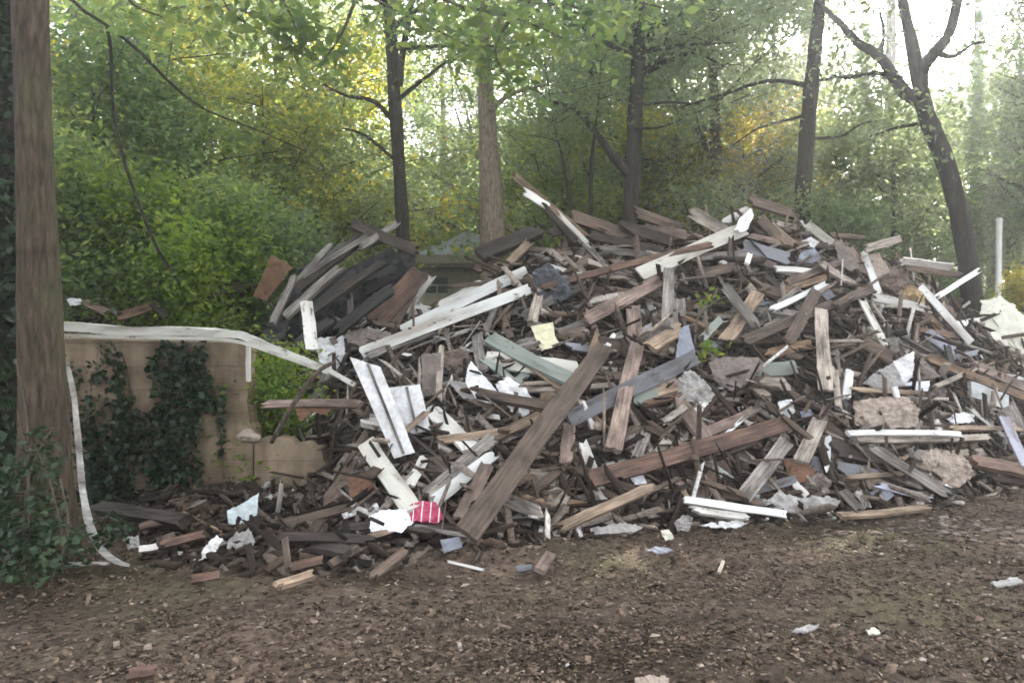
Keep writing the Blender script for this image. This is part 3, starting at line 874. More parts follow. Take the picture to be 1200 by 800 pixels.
sheet('white_sheet', [(551, 422), (578, 452), (594, 474), (560, 470), (545, 448)], 'wsheet', 'pointed white sheet', 'pointed white sheet behind the short brown beam', .012, lift=.12)
sheet('white_sheet', [(580, 448), (596, 440), (616, 456), (634, 480), (622, 490), (600, 484)], 'wsheet', 'curled white sheet', 'curled white sheet behind the end of the short brown beam', .03, lift=.09, curl=-.2)
sheet('grey_sheet', [(524, 446), (548, 448), (558, 470), (546, 471)], 'greysheet', None, 'grey rough piece beside the pointed white sheet', .012)
sheet('brown_insulation', [(516, 412), (536, 408), (552, 420), (548, 436), (530, 436), (518, 428)], 'fluff', None, None, .05, .03)
b('wood_beam', 560, 461, 655, 479, 10, 'brown', 'short brown beam', 'short brown beam lying in front of the two white sheets', .07, lift=.2, jag=.15)
b('white_board', 567, 421, 682, 436, 20, 'cream', 'broad cream board', 'broad cream board passing behind the grey green beam', .025, lift=.06)
b('wood_beam', 573, 396, 676, 449, 15, 'green', 'grey green beam', 'grey green beam slanting across the broad cream board', .05, lift=.16, jag=.2)
b('wood_board', 559, 392, 566, 436, 12, 'grey', None, 'grey upright board at the end of the broad cream board', lift=.12, jag=.2)
b('pink_plank', 307, 474, 425, 473, 9, 'pink', 'level pink plank', 'pinkish brown plank sticking out level above the broken wall', .03, d1=6.3, d2=5.9, cat='plank')
sheet('paper_flap', [(345, 478), (392, 478), (382, 486), (366, 482), (352, 494)], 'rustsheet', None, 'torn brown flap hanging from the level pink plank', .01, d=6.05, flat=.05)
stick('fallen_branch', [(318, 518), (345, 472), (372, 436), (392, 424)], 6, 'twig', 'grey fallen branch', 'grey fallen branch leaning across the level pink plank', depths=[6.0, 5.85, 5.8, 5.8], cat='branch')
stick('fallen_branch', [(455, 406), (468, 440), (480, 478)], 6, 'twig', None, 'brown branch standing in front of the torn white siding', lift=.25, cat='branch')
stick('dead_vine', [(416, 430), (436, 456), (426, 490), (412, 524), (404, 560)], 3, 'twig', None, 'thin dead vine hanging down the dark side of the heap', lift=.12, cat='vine')
b('wood_board', 471, 508, 502, 481, 7, 'tan', None, 'short tan lath lying across the torn white siding', lift=.22)
b('wood_board', 504, 480, 554, 528, 18, 'worn', None, 'broad whitish board below the torn white siding', lift=.1)
b('wood_board', 540, 486, 560, 518, 7, 'tan', None, None, jag=1)
b('wood_board', 514, 516, 596, 505, 9, 'tan', None, None, .04, lift=.14)
b('wood_board', 578, 512, 640, 484, 11, 'tan', 'broken tan branch board', 'broken tan board reaching under the big diagonal board', .05, lift=.16)
b('wood_beam', 494, 587, 586, 506, 16, 'grey', 'low grey beam', 'grey beam slanting beside the low white board', .05, lift=.12)
b('white_board', 506, 590, 581, 530, 14, 'white', 'low white board', 'low white board slanting under the low grey beam', .025, lift=.12)
b('wood_board', 538, 609, 572, 543, 17, 'pink', 'pinkish leaning board', 'pinkish brown board leaning beside the foot of the big diagonal board', .025, lift=.14, jag=.3)
b('white_board', 428, 518, 484, 598, 22, 'cream', 'peeling cream board', 'peeling cream board leaning down to the crimson packet', .03, lift=.14, jag=.2)
b('wood_board', 478, 572, 498, 536, 12, 'worn', None, 'worn pale board between the peeling cream board and the low grey beam', lift=.08)
b('wood_board', 420, 536, 440, 560, 5, 'worn')
sheet('brown_sheet', [(407, 560), (424, 554), (440, 560), (440, 580), (410, 582)], 'rustsheet', None, 'reddish brown square sheet beside the peeling cream board', .01)
sheet('plastic_packet', [(478, 592), (494, 586), (511, 588), (520, 606), (512, 613), (482, 611)], 'crimson', 'crimson packet', 'crimson plastic packet with white stripes at the foot of the heap', .02, .03, lift=.24, cat='packet')
sheet('paper_sheet', [(433, 604), (446, 597), (476, 597), (484, 612), (470, 624), (434, 622)], 'paper', 'white paper bag', 'white paper bag lying beside the crimson packet', .022, .01, lift=.22)
sheet('white_scrap', [(426, 600), (442, 589), (446, 601), (434, 607)], 'wsheet', None, 'crumpled white scrap beside the white paper bag', .03)
# ---- big diagonal and its neighbours
b('big_board', 708, 406, 546, 626, 25, 'brown', 'big diagonal board', 'big long brown board leaning diagonally down the front of the heap', .04, lift=.26, jag=.15, roll=0, bow=.004)
b('blue_board', 664, 492, 816, 418, 19, 'blue', 'blue grey plank', 'blue grey plank running behind the upright brown board', .03, lift=.14, jag=.3)
b('green_board', 738, 470, 798, 451, 15, 'green', None, 'grey green board below the blue grey plank', lift=.08)
b('wood_board', 674, 500, 726, 470, 7, 'brown')
b('wood_board', 746, 404, 718, 528, 18, 'pink', 'upright brown board', 'pinkish brown board standing across the blue grey plank', .05, lift=.26, jag=.2)
b('wood_board', 688, 426, 700, 392, 8, 'orange', None, 'pointed orange splinter at the top of the big diagonal board', lift=.15, point=.9)
b('wood_board', 662, 545, 668, 496, 15, 'pink', None, 'short pinkish board standing beside the big diagonal board', lift=.12)
b('wood_board', 634, 524, 650, 490, 13, 'dark')
b('wood_board', 734, 528, 742, 500, 10, 'grey')
b('wood_board', 744, 540, 758, 506, 12, 'grey', None, None)
sheet('plastic_sheet', [(792, 446), (808, 432), (822, 440), (838, 462), (830, 474), (806, 470), (790, 458)], 'greysheet', 'torn grey plastic', 'torn grey plastic sheet beside the end of the blue grey plank', .05, lift=.16)
sheet('white_scrap', [(810, 478), (820, 470), (830, 472), (822, 484), (816, 492)], 'wsheet', None, 'white torn scrap hanging under the torn grey plastic', .02, lift=.16)
sheet('mud_sheet', [(831, 424), (850, 417), (890, 419), (896, 430), (880, 446), (858, 458), (838, 446)], 'mudsheet', 'muddy brown sheet', 'round muddy brown sheet in the middle of the heap', .03, .02, lift=.12)
b('green_board', 882, 436, 934, 430, 16, 'green', None, 'grey green board beside the muddy brown sheet', lift=.1, jag=.2)
sheet('white_scrap', [(912, 470), (928, 467), (932, 482), (924, 490), (914, 484)], 'wsheet', None, 'small white chunk beside the crumpled blue scrap', .03, .03, lift=.12)
sheet('blue_scrap', [(937, 482), (950, 478), (956, 492), (944, 500)], 'bluesheet', None, 'crumpled blue scrap beside the leaning pale board', .03, lift=.1)
b('pale_board', 938, 542, 961, 492, 17, 'pale', 'leaning pale board', 'short pale board leaning below the tall pale board', .03, lift=.2, jag=.15)
b('wood_board', 962, 496, 970, 474, 10, 'pink')
b('wood_board', 978, 430, 983, 482, 7, 'pale', None, 'thin pale lath standing beside the tall pale board', lift=.14)
b('white_stick', 996, 432, 991, 469, 9, 'white', None, 'short white board standing above the tan plaster patch', lift=.12)
b('long_beam', 688, 562, 922, 496, 19, 'rust', 'long low beam', 'long reddish brown beam lying low across the front of the heap', .06, lift=.2, jag=.4)
b('wood_board', 822, 508, 876, 486, 12, 'pink', None, None, .04, jag=1.2)
b('wood_board', 652, 620, 770, 567, 11, 'tan', 'splintered tan board', 'splintered tan board at the foot of the heap under the long low beam', .03, lift=.12, point=.8)
b('wood_board', 672, 548, 742, 576, 12, 'brown', None, None, .04, lift=.12, jag=1)
b('wood_board', 620, 580, 660, 548, 10, 'brown', None, None, jag=1)
b('wood_board', 660, 604, 700, 580, 8, 'tan', None, None, jag=1)
sheet('white_scrap', [(739, 560), (754, 556), (758, 566), (744, 568)], 'paper', None, 'small white scrap under the long low beam', .01, lift=.12)
b('grey_board', 870, 584, 922, 517, 18, 'grey', 'grey leaning board', 'weathered grey board leaning under the end of the long low beam', .03, lift=.16, jag=.2)
sheet('brown_sheet', [(918, 540), (934, 535), (956, 552), (948, 566), (926, 562)], 'rustsheet', None, 'brown flat sheet between the grey leaning board and the white spike', .008, lift=.1)
b('white_spike', 971, 510, 968, 556, 7, 'white', 'white spike', 'thin pointed white spike standing near the foot of the heap', .02, lift=.16, point=2)
sheet('torn_sheet', [(897, 590), (914, 574), (936, 582), (968, 580), (984, 588), (972, 602), (940, 600), (912, 600)], 'greysheet', 'torn whitish sheet', 'torn whitish grey sheet lying at the foot of the heap', .05, .012, lift=.1, flat=.6)
sheet('mud_sheet', [(936, 570), (958, 552), (974, 562), (972, 578), (950, 584)], 'mudsheet', None, 'muddy grey lump of board above the torn whitish sheet', .06, .02, lift=.12)
b('white_strip', 800, 585, 922, 603, 8, 'white', 'low white strip', 'long white strip lying at the foot of the heap', .03, lift=.08, jag=.2)
b('white_strip', 808, 597, 884, 607, 7, 'worn', None, 'worn strip lying under the low white strip', .03, lift=.05)
b('wood_board', 840, 578, 896, 590, 7, 'brown', None, None, lift=.08)
b('wood_board', 800, 574, 812, 592, 6, 'tan', None, None)
b('wood_board', 930, 566, 946, 582, 8, 'worn')
# ---- right
b('white_strip', 992, 508, 1126, 509, 6, 'white', 'level white strip', 'level white strip below the tan plaster patch', .03, lift=.2, jag=.2)
b('wood_board', 1000, 515, 1160, 512, 7, 'pale', 'level pale strip', 'long level pale board directly under the level white strip', .04, lift=.16)
b('wood_board', 998, 456, 1086, 461, 5, 'tan', 'thin tan batten', 'thin tan batten lying level above the tan plaster patch', .02, lift=.18)
sheet('grey_sheet', [(1010, 450), (1028, 434), (1048, 425), (1060, 452), (1034, 456)], 'greysheet', 'triangular grey sheet', 'triangular grey sheet above the thin tan batten', .02, lift=.14)
sheet('white_grey_sheet', [(1046, 424), (1072, 411), (1070, 438), (1056, 454), (1050, 440)], 'wsheet', None, 'white and grey torn sheet beside the triangular grey sheet', .02, lift=.18, cat='sheet')
sheet('grey_sheet', [(1068, 428), (1082, 420), (1104, 440), (1076, 446)], 'mudsheet', None, 'curved grey sheet under the long orange lath', .02, lift=.12, curl=-.2)
b('wood_board', 1084, 417, 1204, 466, 9, 'orange', 'long orange lath', 'long orange brown lath slanting down to the right edge', .04, lift=.2, jag=1)
b('wood_board', 1142, 428, 1206, 458, 9, 'pink', None, 'pinkish board alongside the end of the long orange lath', lift=.2)
b('wood_board', 1160, 432, 1206, 448, 6, 'worn')
b('wood_board', 1094, 454, 1144, 431, 5, 'pale', None, 'thin pale lath crossing the long orange lath', lift=.25)
b('metal_gutter', 1136, 456, 1180, 473, 17, 'metal', 'grey gutter piece', 'grey gutter piece under the long orange lath', .05, lift=.14, jag=.05)
b('wood_board', 1176, 488, 1204, 548, 10, 'violet', 'violet painted board', 'violet painted board leaning at the right edge of the heap', .025, lift=.2, jag=.2)
b('wood_board', 1178, 472, 1196, 510, 14, 'grey', None, 'grey board standing behind the violet painted board', lift=.12)
b('wood_board', 1134, 476, 1180, 514, 4, 'worn', None, None, lift=.16)
b('wood_board', 1110, 502, 1200, 504, 5, 'tan', None, None, lift=.14)
sheet('plaster_patch', [(1000, 470), (1030, 464), (1066, 466), (1078, 480), (1074, 500), (1030, 502), (1004, 498)], 'plaster', 'tan plaster patch', 'crumbled tan plaster patch between the thin batten and level strip', .05, .03, lift=.06)
sheet('plaster_patch', [(1070, 536), (1098, 524), (1130, 534), (1142, 556), (1120, 572), (1088, 568)], 'plaster', 'lower plaster slab', 'tan plaster slab low on the heap below the level pale strip', .05, .03, lift=.06)
sheet('white_roll', [(1108, 488), (1130, 482), (1142, 486), (1142, 494), (1116, 498)], 'wsheet', None, 'white rolled piece at the end of the tan plaster patch', .03, .05, lift=.14)
sheet('blue_tile', [(1018, 490), (1026, 477), (1035, 480), (1028, 494)], 'tileb', None, 'pale blue broken tile on the tan plaster patch', .004, lift=.14, cat='tile')
sheet('violet_sheet', [(1058, 448), (1090, 446), (1088, 458), (1062, 456)], 'paper', None, 'pale violet printed scrap above the thin tan batten', .01, lift=.14)
sheet('brown_sheet', [(1088, 462), (1098, 452), (1110, 456), (1108, 466), (1098, 472)], 'mudsheet', None, None, .02, lift=.16)
b('wood_beam', 974, 526, 1034, 536, 17, 'dark', 'dark low beam', 'dark brown beam stub below the level white strip', .06, lift=.12)
b('wood_board', 1020, 522, 1112, 580, 11, 'grey', 'grey diagonal board', 'grey board slanting down between the two low plaster pieces', .03, lift=.14)
b('wood_board', 988, 560, 1064, 555, 5, 'tan', None, 'thin tan lath lying level at the foot of the grey diagonal board', lift=.14)
b('wood_board', 1024, 567, 1092, 585, 7, 'violet', None, 'pale violet lath lying at the foot of the heap', lift=.08)
sheet('slate_sheet', [(1020, 576), (1040, 570), (1048, 580), (1036, 590), (1020, 588)], 'bluesheet', None, 'blue grey flat piece beside the pale violet lath', .01)
b('wood_board', 1138, 540, 1206, 554, 12, 'rust', 'right red brown beam', 'red brown beam end at the right foot of the heap', .05, lift=.12)
b('wood_board', 984, 604, 1090, 594, 6, 'tan', None, 'tan lath lying on the bare dirt beside the torn whitish sheet', .03, lift=.03)
b('wood_board', 1054, 540, 1076, 528, 4, 'tan', None, None, lift=.1)
b('wood_board', 1160, 560, 1204, 566, 5, 'brown')
b('wood_board', 1124, 522, 1160, 512, 6, 'brown')
b('wood_board', 984, 572, 1010, 600, 10, 'grey', None, None, lift=.08)
b('wood_board', 1004, 574, 1018, 596, 8, 'worn', None, None, lift=.08)

for k_, (pts_, lab_) in enumerate([([(662, 352), (676, 344), (690, 360), (708, 356), (716, 372)], 'black wire looping over the pinkish slanting board'),
                                  ([(470, 436), (488, 420), (512, 432), (530, 424), (556, 440)], 'black wire crossing above the torn white siding'),
                                  ([(896, 452), (918, 462), (934, 452), (950, 466), (976, 462)], 'thin wire tangled beside the muddy brown sheet'),
                                  ([(1046, 396), (1066, 408), (1090, 402), (1108, 418)], 'black wire near the start of the long orange lath'),
                                  ([(560, 500), (590, 496), (606, 510), (622, 500)], 'black wire by the broken tan branch board')]):
    stick('loose_wire', pts_, 1.8, 'char', None, lab_, lift=.24, taper=1, cat='wire')
# ---- bottom left and ground scraps
sheet('white_tile_piece', [(266, 598), (284, 590), (303, 577), (301, 612), (268, 615)], 'tileb', 'upright pale slab', 'pale flaking slab standing in front of the block wall', .01, .02, d=5.75, flat=.05, cat='slab')
stick('splintered_branch', [(283, 572), (300, 596), (322, 614)], 7, 'twig', None, 'splintered branch leaning on the upright pale slab', lift=.14, cat='branch')
b('wood_beam', 318, 631, 442, 634, 10, 'dark', 'low dark beam', 'dark beam lying level on the ground before the broken wall', .05, lift=.05)
b('wood_board', 334, 630, 338, 668, 8, 'brown', None, 'short brown stake standing in front of the low dark beam', lift=.14)
b('wood_board', 336, 666, 380, 655, 10, 'rust', None, 'reddish board scrap on the ground at the foot of the brown stake', lift=.05)
b('wood_board', 324, 686, 370, 672, 8, 'tan', None, 'tan board scrap on the ground nearest the camera below the stake', lift=.04)
b('brick_piece', 225, 678, 258, 673, 9, 'rust', None, 'flat red brown scrap lying alone on the leaf litter', lift=.04, jag=.2)
b('white_strip', 72, 661, 130, 660, 4, 'worn', None, 'thin whitish strip on the ground at the foot of the hanging strip', .02, lift=.05)
b('rotten_log', 112, 594, 222, 612, 13, 'dark', 'rotten log', 'dark rotten log lying along the foot of the ivy wall', .08, lift=.06)
b('wood_board', 160, 618, 214, 606, 8, 'brown', None, None, lift=.05)
stick('wooden_handle', [(214, 600), (236, 611), (260, 623)], 4, 'orange', None, 'yellow tipped stick lying in front of the ivy wall', lift=.1)
sheet('white_scrap', [(228, 655), (240, 642), (254, 628), (262, 632), (250, 648), (236, 658)], 'wsheet', None, 'torn whitish scrap lying in front of the upright pale slab', .03, lift=.04, flat=.6)
sheet('white_scrap', [(268, 628), (292, 622), (300, 636), (280, 646), (266, 640)], 'greysheet', None, None, .04, lift=.04, flat=.6)
sheet('white_scrap', [(146, 630), (162, 626), (164, 638), (150, 642)], 'greysheet', None, None, .02, lift=.04, flat=.6)
b('wood_board', 160, 644, 186, 640, 7, 'worn', None, None, lift=.04)
b('wood_board', 184, 640, 240, 626, 9, 'rust', None, None, lift=.04)
b('wood_board', 433, 679, 478, 643, 10, 'brown', None, 'brown board scrap on the dirt below the white paper bag', lift=.04)
sheet('grey_sheet', [(516, 632), (538, 628), (542, 640), (520, 648)], 'bluesheet', None, 'grey square scrap on the dirt below the crimson packet', .01, lift=.05, flat=.4)
b('slate_piece', 604, 667, 625, 664, 7, 'blue', None, 'small slate scrap on the dirt beside the pale block', .015, lift=.03)
b('pale_block', 632, 669, 645, 649, 12, 'pink', None, 'small pale block standing alone on the bare dirt', .03, lift=.05, jag=.1)
stick('dead_twig', [(554, 660), (562, 646), (562, 625)], 3, 'twig', None, 'pale twig on the dirt below the big diagonal board', lift=.03)
b('wood_board', 486, 616, 548, 628, 5, 'grey', None, None, lift=.06)
b('wood_board', 385, 662, 420, 642, 9, 'brown', None, None, lift=.04)
b('wood_board', 522, 657, 568, 668, 3, 'worn', None, None, .012, lift=.03)
b('wood_board', 440, 606, 410, 590, 5, 'worn')
sheet('grey_sheet', [(690, 618), (726, 613), (756, 615), (740, 623), (700, 626)], 'greysheet', None, 'flat pale scrap on the dirt below the splintered tan board', .02, lift=.03, flat=.7)
sheet('grey_sheet', [(790, 612), (800, 602), (812, 606), (808, 622), (794, 622)], 'greysheet', None, 'small grey crumpled scrap below the low white strip', .03, lift=.05)
sheet('white_scrap', [(820, 616), (864, 608), (876, 613), (850, 619)], 'wsheet', None, 'flat torn whitish scrap on the dirt below the low white strip', .02, lift=.03, flat=.7)
sheet('white_scrap', [(774, 622), (784, 620), (790, 630), (780, 634)], 'creamsheet', None, 'small cream scrap on the dirt below the low white strip', .02, lift=.03)
sheet('slate_sheet', [(756, 644), (776, 640), (790, 643), (776, 648)], 'bluesheet', None, 'flat slate lying on the dirt in front of the heap', .006, lift=.02, flat=.8)
stick('dead_twig', [(846, 640), (860, 622), (884, 610)], 3, 'twig', None, 'thin pale twig on the dirt beside the torn whitish scrap', lift=.02)
b('wood_board', 842, 672, 848, 656, 4, 'pale', None, None, .01, lift=.02)
sheet('grey_sheet', [(928, 738), (950, 730), (960, 734), (944, 741)], 'greysheet', None, 'flat grey scrap on the bare dirt in the open', .01, lift=.02, flat=.8)
sheet('grey_sheet', [(1160, 682), (1192, 676), (1200, 682), (1168, 688)], 'greysheet', None, 'flat grey scrap near the right edge of the dirt', .01, lift=.02, flat=.8)
stick('dead_twig', [(1126, 742), (1148, 752), (1172, 764)], 4, 'twig', None, 'brown stick lying on the dirt near the right corner', lift=.01)
sheet('white_scrap', [(1014, 737), (1026, 734), (1032, 740), (1020, 743)], 'creamsheet', None, 'small cream scrap on the open dirt', .01, lift=.02, flat=.8)
sheet('grey_sheet', [(744, 796), (760, 790), (784, 793), (782, 806), (748, 806)], 'plaster', None, 'grey stone scrap at the bottom edge of the dirt', .02, .02, lift=.02, flat=.8)
b('brick_piece', 146, 792, 184, 786, 12, 'rust', None, 'red brown scrap at the bottom corner on the leaf litter', .04, lift=.03)

# ---- white trim lying along the wall top, and the strip hanging by the trunk
def ribbon(name, pts, depths, wpx, th, mat, label, cat, ref=None, up=Vector((0, 0, 1)), groove=False, rim=None):
    ps = smooth_line([at(px, py, d) for (px, py), d in zip(pts, depths)], 4)
    C = ps[len(ps) // 2].copy()
    ws = interp_list(wpx if isinstance(wpx, list) else [wpx], len(ps))
    mb = MB(); V = []
    for i, p in enumerate(ps):
        t = (ps[min(i + 1, len(ps) - 1)] - ps[max(i - 1, 0)]).normalized()
        tc = (CAM - p).normalized(); s = t.cross(tc).normalized()
        n = s.cross(t).normalized()
        if n.dot(tc) < 0: n = -n
        w = ws[i] * p.y / FPX / 2 * (1 + .5 * float(fbm(i * .55, 3.3, 17, 2)))
        if name != 'trim_lip': n = (Matrix.Rotation(1.3 * float(fbm(i * .45, 9.1, 23, 2)), 3, t) @ n).normalized(); s = t.cross(n).normalized()
        for a, c in ((1, 1), (-1, 1), (-1, -1), (1, -1)):
            V.append(p - C + s * w * a + n * th / 2 * c)
    F = []
    for i in range(len(ps) - 1):
        for k in range(4):
            F.append((i * 4 + k, i * 4 + (k + 1) % 4, (i + 1) * 4 + (k + 1) % 4, (i + 1) * 4 + k))
    F.append((3, 2, 1, 0)); e = (len(ps) - 1) * 4; F.append((e, e + 1, e + 2, e + 3))
    mb.add(V, F)
    o = mb.build(name, M[mat], mw=Matrix.Translation(C))
    bm = bmesh.new(); bm.from_mesh(o.data); bmesh.ops.recalc_face_normals(bm, faces=bm.faces[:]); bm.to_mesh(o.data); bm.free()
    tag(o, label, cat)
    xs = [p[0] for p in pts]; ys = [p[1] for p in pts]
    PIECES.append(dict(o=o, x=sum(xs) / len(xs), y=sum(ys) / len(ys), name=name, mat=mat, ref=ref, label=label, cat=cat, dx=1, dy=1, len=200))
    return o


tr = ribbon('fascia_trim', [(-70, 377), (0, 380), (90, 383), (150, 388), (215, 388), (276, 392), (300, 400), (345, 418), (384, 434), (414, 450)],
            [6.45, 6.45, 6.4, 6.38, 6.36, 6.34, 6.25, 6.1, 5.95, 5.85], [9, 10, 11, 10, 10, 9, 9, 8, 7, 5], .05, 'trim',
            'long white fascia trim lying along the wall top and bending down', 'trim', 'white fascia trim')
lip = ribbon('trim_lip', [(-70, 384), (0, 388), (90, 393), (200, 396), (272, 399), (330, 417), (384, 437)],
             [6.37, 6.37, 6.33, 6.31, 6.28, 6.09, 5.9], [4, 4, 4, 4, 4, 4, 3], .03, 'trim', None, None)
PIECES.pop()
lm = lip.matrix_world.copy(); lip.parent = tr; lip.matrix_parent_inverse = tr.matrix_world.inverted(); lip.matrix_world = lm
ribbon('vinyl_strip', [(78, 424), (86, 462), (92, 520), (97, 575), (106, 618), (120, 645), (138, 658), (152, 662)],
       [5.0, 5.0, 5.0, 4.95, 4.9, 4.85, 4.8, 4.8], [5, 6, 7, 7, 9, 8, 6, 3], .012, 'vinyl',
       'limp whitish vinyl strip hanging beside the thick trunk to the ground', 'strip', 'hanging vinyl strip')

# grooves on the siding sheets: thin battens that are parts of them
for s_, q in ((s1, [(430, 424), (474, 534)]), (s2, [(476, 452), (489, 507)])):
    n_ = s_.matrix_world.to_3x3() @ Vector((0, 0, 1)); C_ = s_.matrix_world.translation
    pp = [CAM + ray(*p) * ((C_ - CAM).dot(n_) / ray(*p).dot(n_)) for p in q]
    X_ = pp[1] - pp[0]
    v, f = plank_mesh(X_.length * .96, .022, .03, 5, 0, 0, 0)
    g = mk('seam_strip', v, f, M['grey'], mw=xform((pp[0] + pp[1]) / 2 + n_ * .004, basis(X_, n_)))
    g.parent = s_; g.matrix_parent_inverse = s_.matrix_world.inverted()

# ---- countless smaller boards between the traced ones
FILL = []
FW = ['grey'] * 22 + ['brown'] * 24 + ['dark'] * 20 + ['rust'] * 8 + ['tan'] * 10 + ['pale'] * 8 + ['pink'] * 10 + ['white'] * 3 + ['worn'] * 7 + ['green'] * 3 + ['blue'] * 4 + ['char'] * 4 + ['orange'] * 4
frg = random.Random(99)
tries = 0
while len(FILL) < 300 and tries < 3000:
    tries += 1
    px = frg.uniform(310, 1200); py = frg.uniform(245, 655)
    top = np.interp(px, SU, SV)
    bot = np.interp(px, [300, 430, 540, 650, 750, 900, 1000, 1100, 1200], [640, 640, 620, 605, 590, 585, 590, 580, 560])
    if py < top + 4 or py > bot: continue
    p = surf(px, py)
    n = mound_n(p)
    a = frg.uniform(0, 2 * math.pi)
    t = Vector((math.cos(a), math.sin(a) * .7, 0)); t = (t - n * t.dot(n)).normalized()
    t = (t + n * frg.uniform(-.15, .35)).normalized()
    Ln = frg.choice([.35, .5, .7, .9, 1.15, 1.4, 1.7]) * frg.uniform(.7, 1.0)
    Wd = frg.choice([.025, .035, .05, .065, .08, .11, .15]) * frg.uniform(.8, 1.2)
    Th = frg.choice([.02, .025, .035, .05])
    C = p + n * frg.uniform(-.03, .09)
    P, Q = C - t * Ln / 2, C + t * Ln / 2
    if float(mound_z(P.x, P.y)) - P.z > .12 or float(mound_z(Q.x, Q.y)) - Q.z > .12: continue
    x1, y1 = proj(P); x2, y2 = proj(Q)
    nn = n + Vector((frg.uniform(-.6, .6), frg.uniform(-.9, .2), frg.uniform(-.3, .3)))
    nn.normalize()
    if abs(nn.dot(t)) > .9: continue
    mt = frg.choice(FW)
    if px < 440 and mt not in ('dark', 'brown', 'char', 'grey', 'rust'): mt = frg.choice(['dark', 'char', 'brown'])  # darker woods on this side stand in for shade in the hollow
    CNT[0] += 1
    v, f = plank_mesh(Ln, Wd, min(Th, Wd * .8), CNT[0], frg.choice([.6, 1.2, 1.8]), frg.choice([0, 0, .5, 1.2]) * Wd, frg.uniform(-.035, .035), 8, 3)
    o = mk('wood_board', v, f, M[mt], mw=xform(C, basis(t, nn)))
    FILL.append(o)
    register(o, 'wood_board', mt, x1, y1, x2, y2, None, None, 'board', GRP)
# ------------------------------------------------------------------ loose rubble, dirt, litter (nobody could count these)
def boxes(cent, dims, axes, jit=.22, rg=nrg):
    """many small irregular blocks; cent n x 3, dims n x 3, axes n x 3 x 3 (rows = local axes)"""
    n = len(cent)
    c8 = np.array([(x, y, z) for z in (-.5, .5) for y in (-.5, .5) for x in (-.5, .5)])
    loc = c8[None] * dims[:, None, :] * (1 + rg.uniform(-jit, jit, (n, 8, 3)))
    v = np.einsum('nki,nij->nkj', loc, axes) + cent[:, None, :]
    f = np.array([(0, 2, 3, 1), (4, 5, 7, 6), (0, 1, 5, 4), (2, 6, 7, 3), (0, 4, 6, 2), (1, 3, 7, 5)])
    F = (np.arange(n)[:, None, None] * 8 + f[None]).reshape(-1, 4)
    return v.reshape(-1, 3), F


def rand_axes(n, nrm, tilt, rg=nrg):
    z = nrm + rg.normal(0, tilt, (n, 3)); z /= np.linalg.norm(z, axis=1)[:, None]
    x = rg.normal(0, 1, (n, 3)); x -= z * (x * z).sum(1)[:, None]; x /= np.linalg.norm(x, axis=1)[:, None]
    return np.stack([x, np.cross(z, x), z], 1)


def mound_normals(x, y):
    e = .12
    zx = (mound_z(x + e, y) - mound_z(x - e, y)) / (2 * e); zy = (mound_z(x, y + e) - mound_z(x, y - e)) / (2 * e)
    n = np.stack([-zx, -zy, np.ones_like(zx)], 1)
    return n / np.linalg.norm(n, axis=1)[:, None]


# the heap's own body: hollowed below the level the boards rest on, so there are dark gaps between them
def core_z(x, y):
    z = mound_z(x, y); h = np.clip(z - ground_z(x, y), 0, 1)
    return z + h ** .7 * (.34 * fbm(x * 2.6, y * 2.6, 71, 4) - .10)


us = np.linspace(-120, 1650, 300); ts = np.linspace(0, 1, 110)
ytoe_all = np.interp(us, [60, 110, 200, 330, 430, 540, 650, 750, 900, 1000, 1100, 1200, 1400], [5.6, 5.2, 4.9, 4.72, 4.95, 5.2, 5.45, 5.8, 6.05, 6.15, 6.5, 7.2, 9])
Y = ytoe_all[:, None] + ts[None] * (mound_par(us)[1] + 4.0 - ytoe_all)[:, None]
X = (us[:, None] - 600) / FPX * Y
Zm = mound_z(X, Y)
Zg = ground_z(X, Y)
Z = core_z(X, Y) - .03 - .03 * (Zm - Zg < .02)
v = np.stack([X, Y, Z], 2).reshape(-1, 3)
a = np.arange(299)[:, None] * 110 + np.arange(109)[None]
f = np.stack([a, a + 110, a + 111, a + 1], 2).reshape(-1, 4)
tag(mk('rubble_mound', v, f, M['mound'], smooth=True), 'dirt and crushed rubble darkened for shadow gaps making up the body of the heap', 'rubble', kind='stuff')

# splinters and lumps all over the heap
n = 10000
px = nrg.uniform(0, 1330, n); q = nrg.random(n)
y0 = np.interp(px, [60, 110, 200, 330, 430, 540, 650, 750, 900, 1000, 1100, 1200, 1400], [5.6, 5.2, 4.9, 4.72, 4.95, 5.2, 5.45, 5.8, 6.05, 6.15, 6.5, 7.2, 9])
y1 = mound_par(px)[1]
y = y0 - .05 + q * (y1 + .5 - y0); x = (px - 600) / FPX * y
big = nrg.random(n) < .16
ln = np.where(big, nrg.uniform(.14, .42, n), nrg.uniform(.03, .15, n))
wd = np.where(big, nrg.uniform(.02, .08, n), ln * nrg.uniform(.2, .8, n)); th = np.minimum(wd * .8, nrg.uniform(.008, .035, n))
nn = mound_normals(x, y)
kk = (px > 170) | (y > 6.95)
px, y, x, ln, wd, th, nn, y0 = px[kk], y[kk], x[kk], ln[kk], wd[kk], th[kk], nn[kk], y0[kk]; n = len(px)
c = np.stack([x, y, core_z(x, y)], 1) + nn * nrg.uniform(-.02, .05, n)[:, None] * sstep(0, .4, y - y0)[:, None]
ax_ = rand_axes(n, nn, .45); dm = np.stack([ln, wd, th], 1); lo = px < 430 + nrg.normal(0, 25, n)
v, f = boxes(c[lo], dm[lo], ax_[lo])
tag(mk('shaded_wood_debris', v, f, M['chips_dark']), 'brown crumbs and splinters darkened for hollow shade along the foot of the wall', 'debris', kind='stuff')
v, f = boxes(c[~lo], dm[~lo], ax_[~lo])
tag(mk('splintered_debris', v, f, M['chips']), 'countless splinters and crumbs of wood and plaster strewn over the heap', 'debris', kind='stuff')

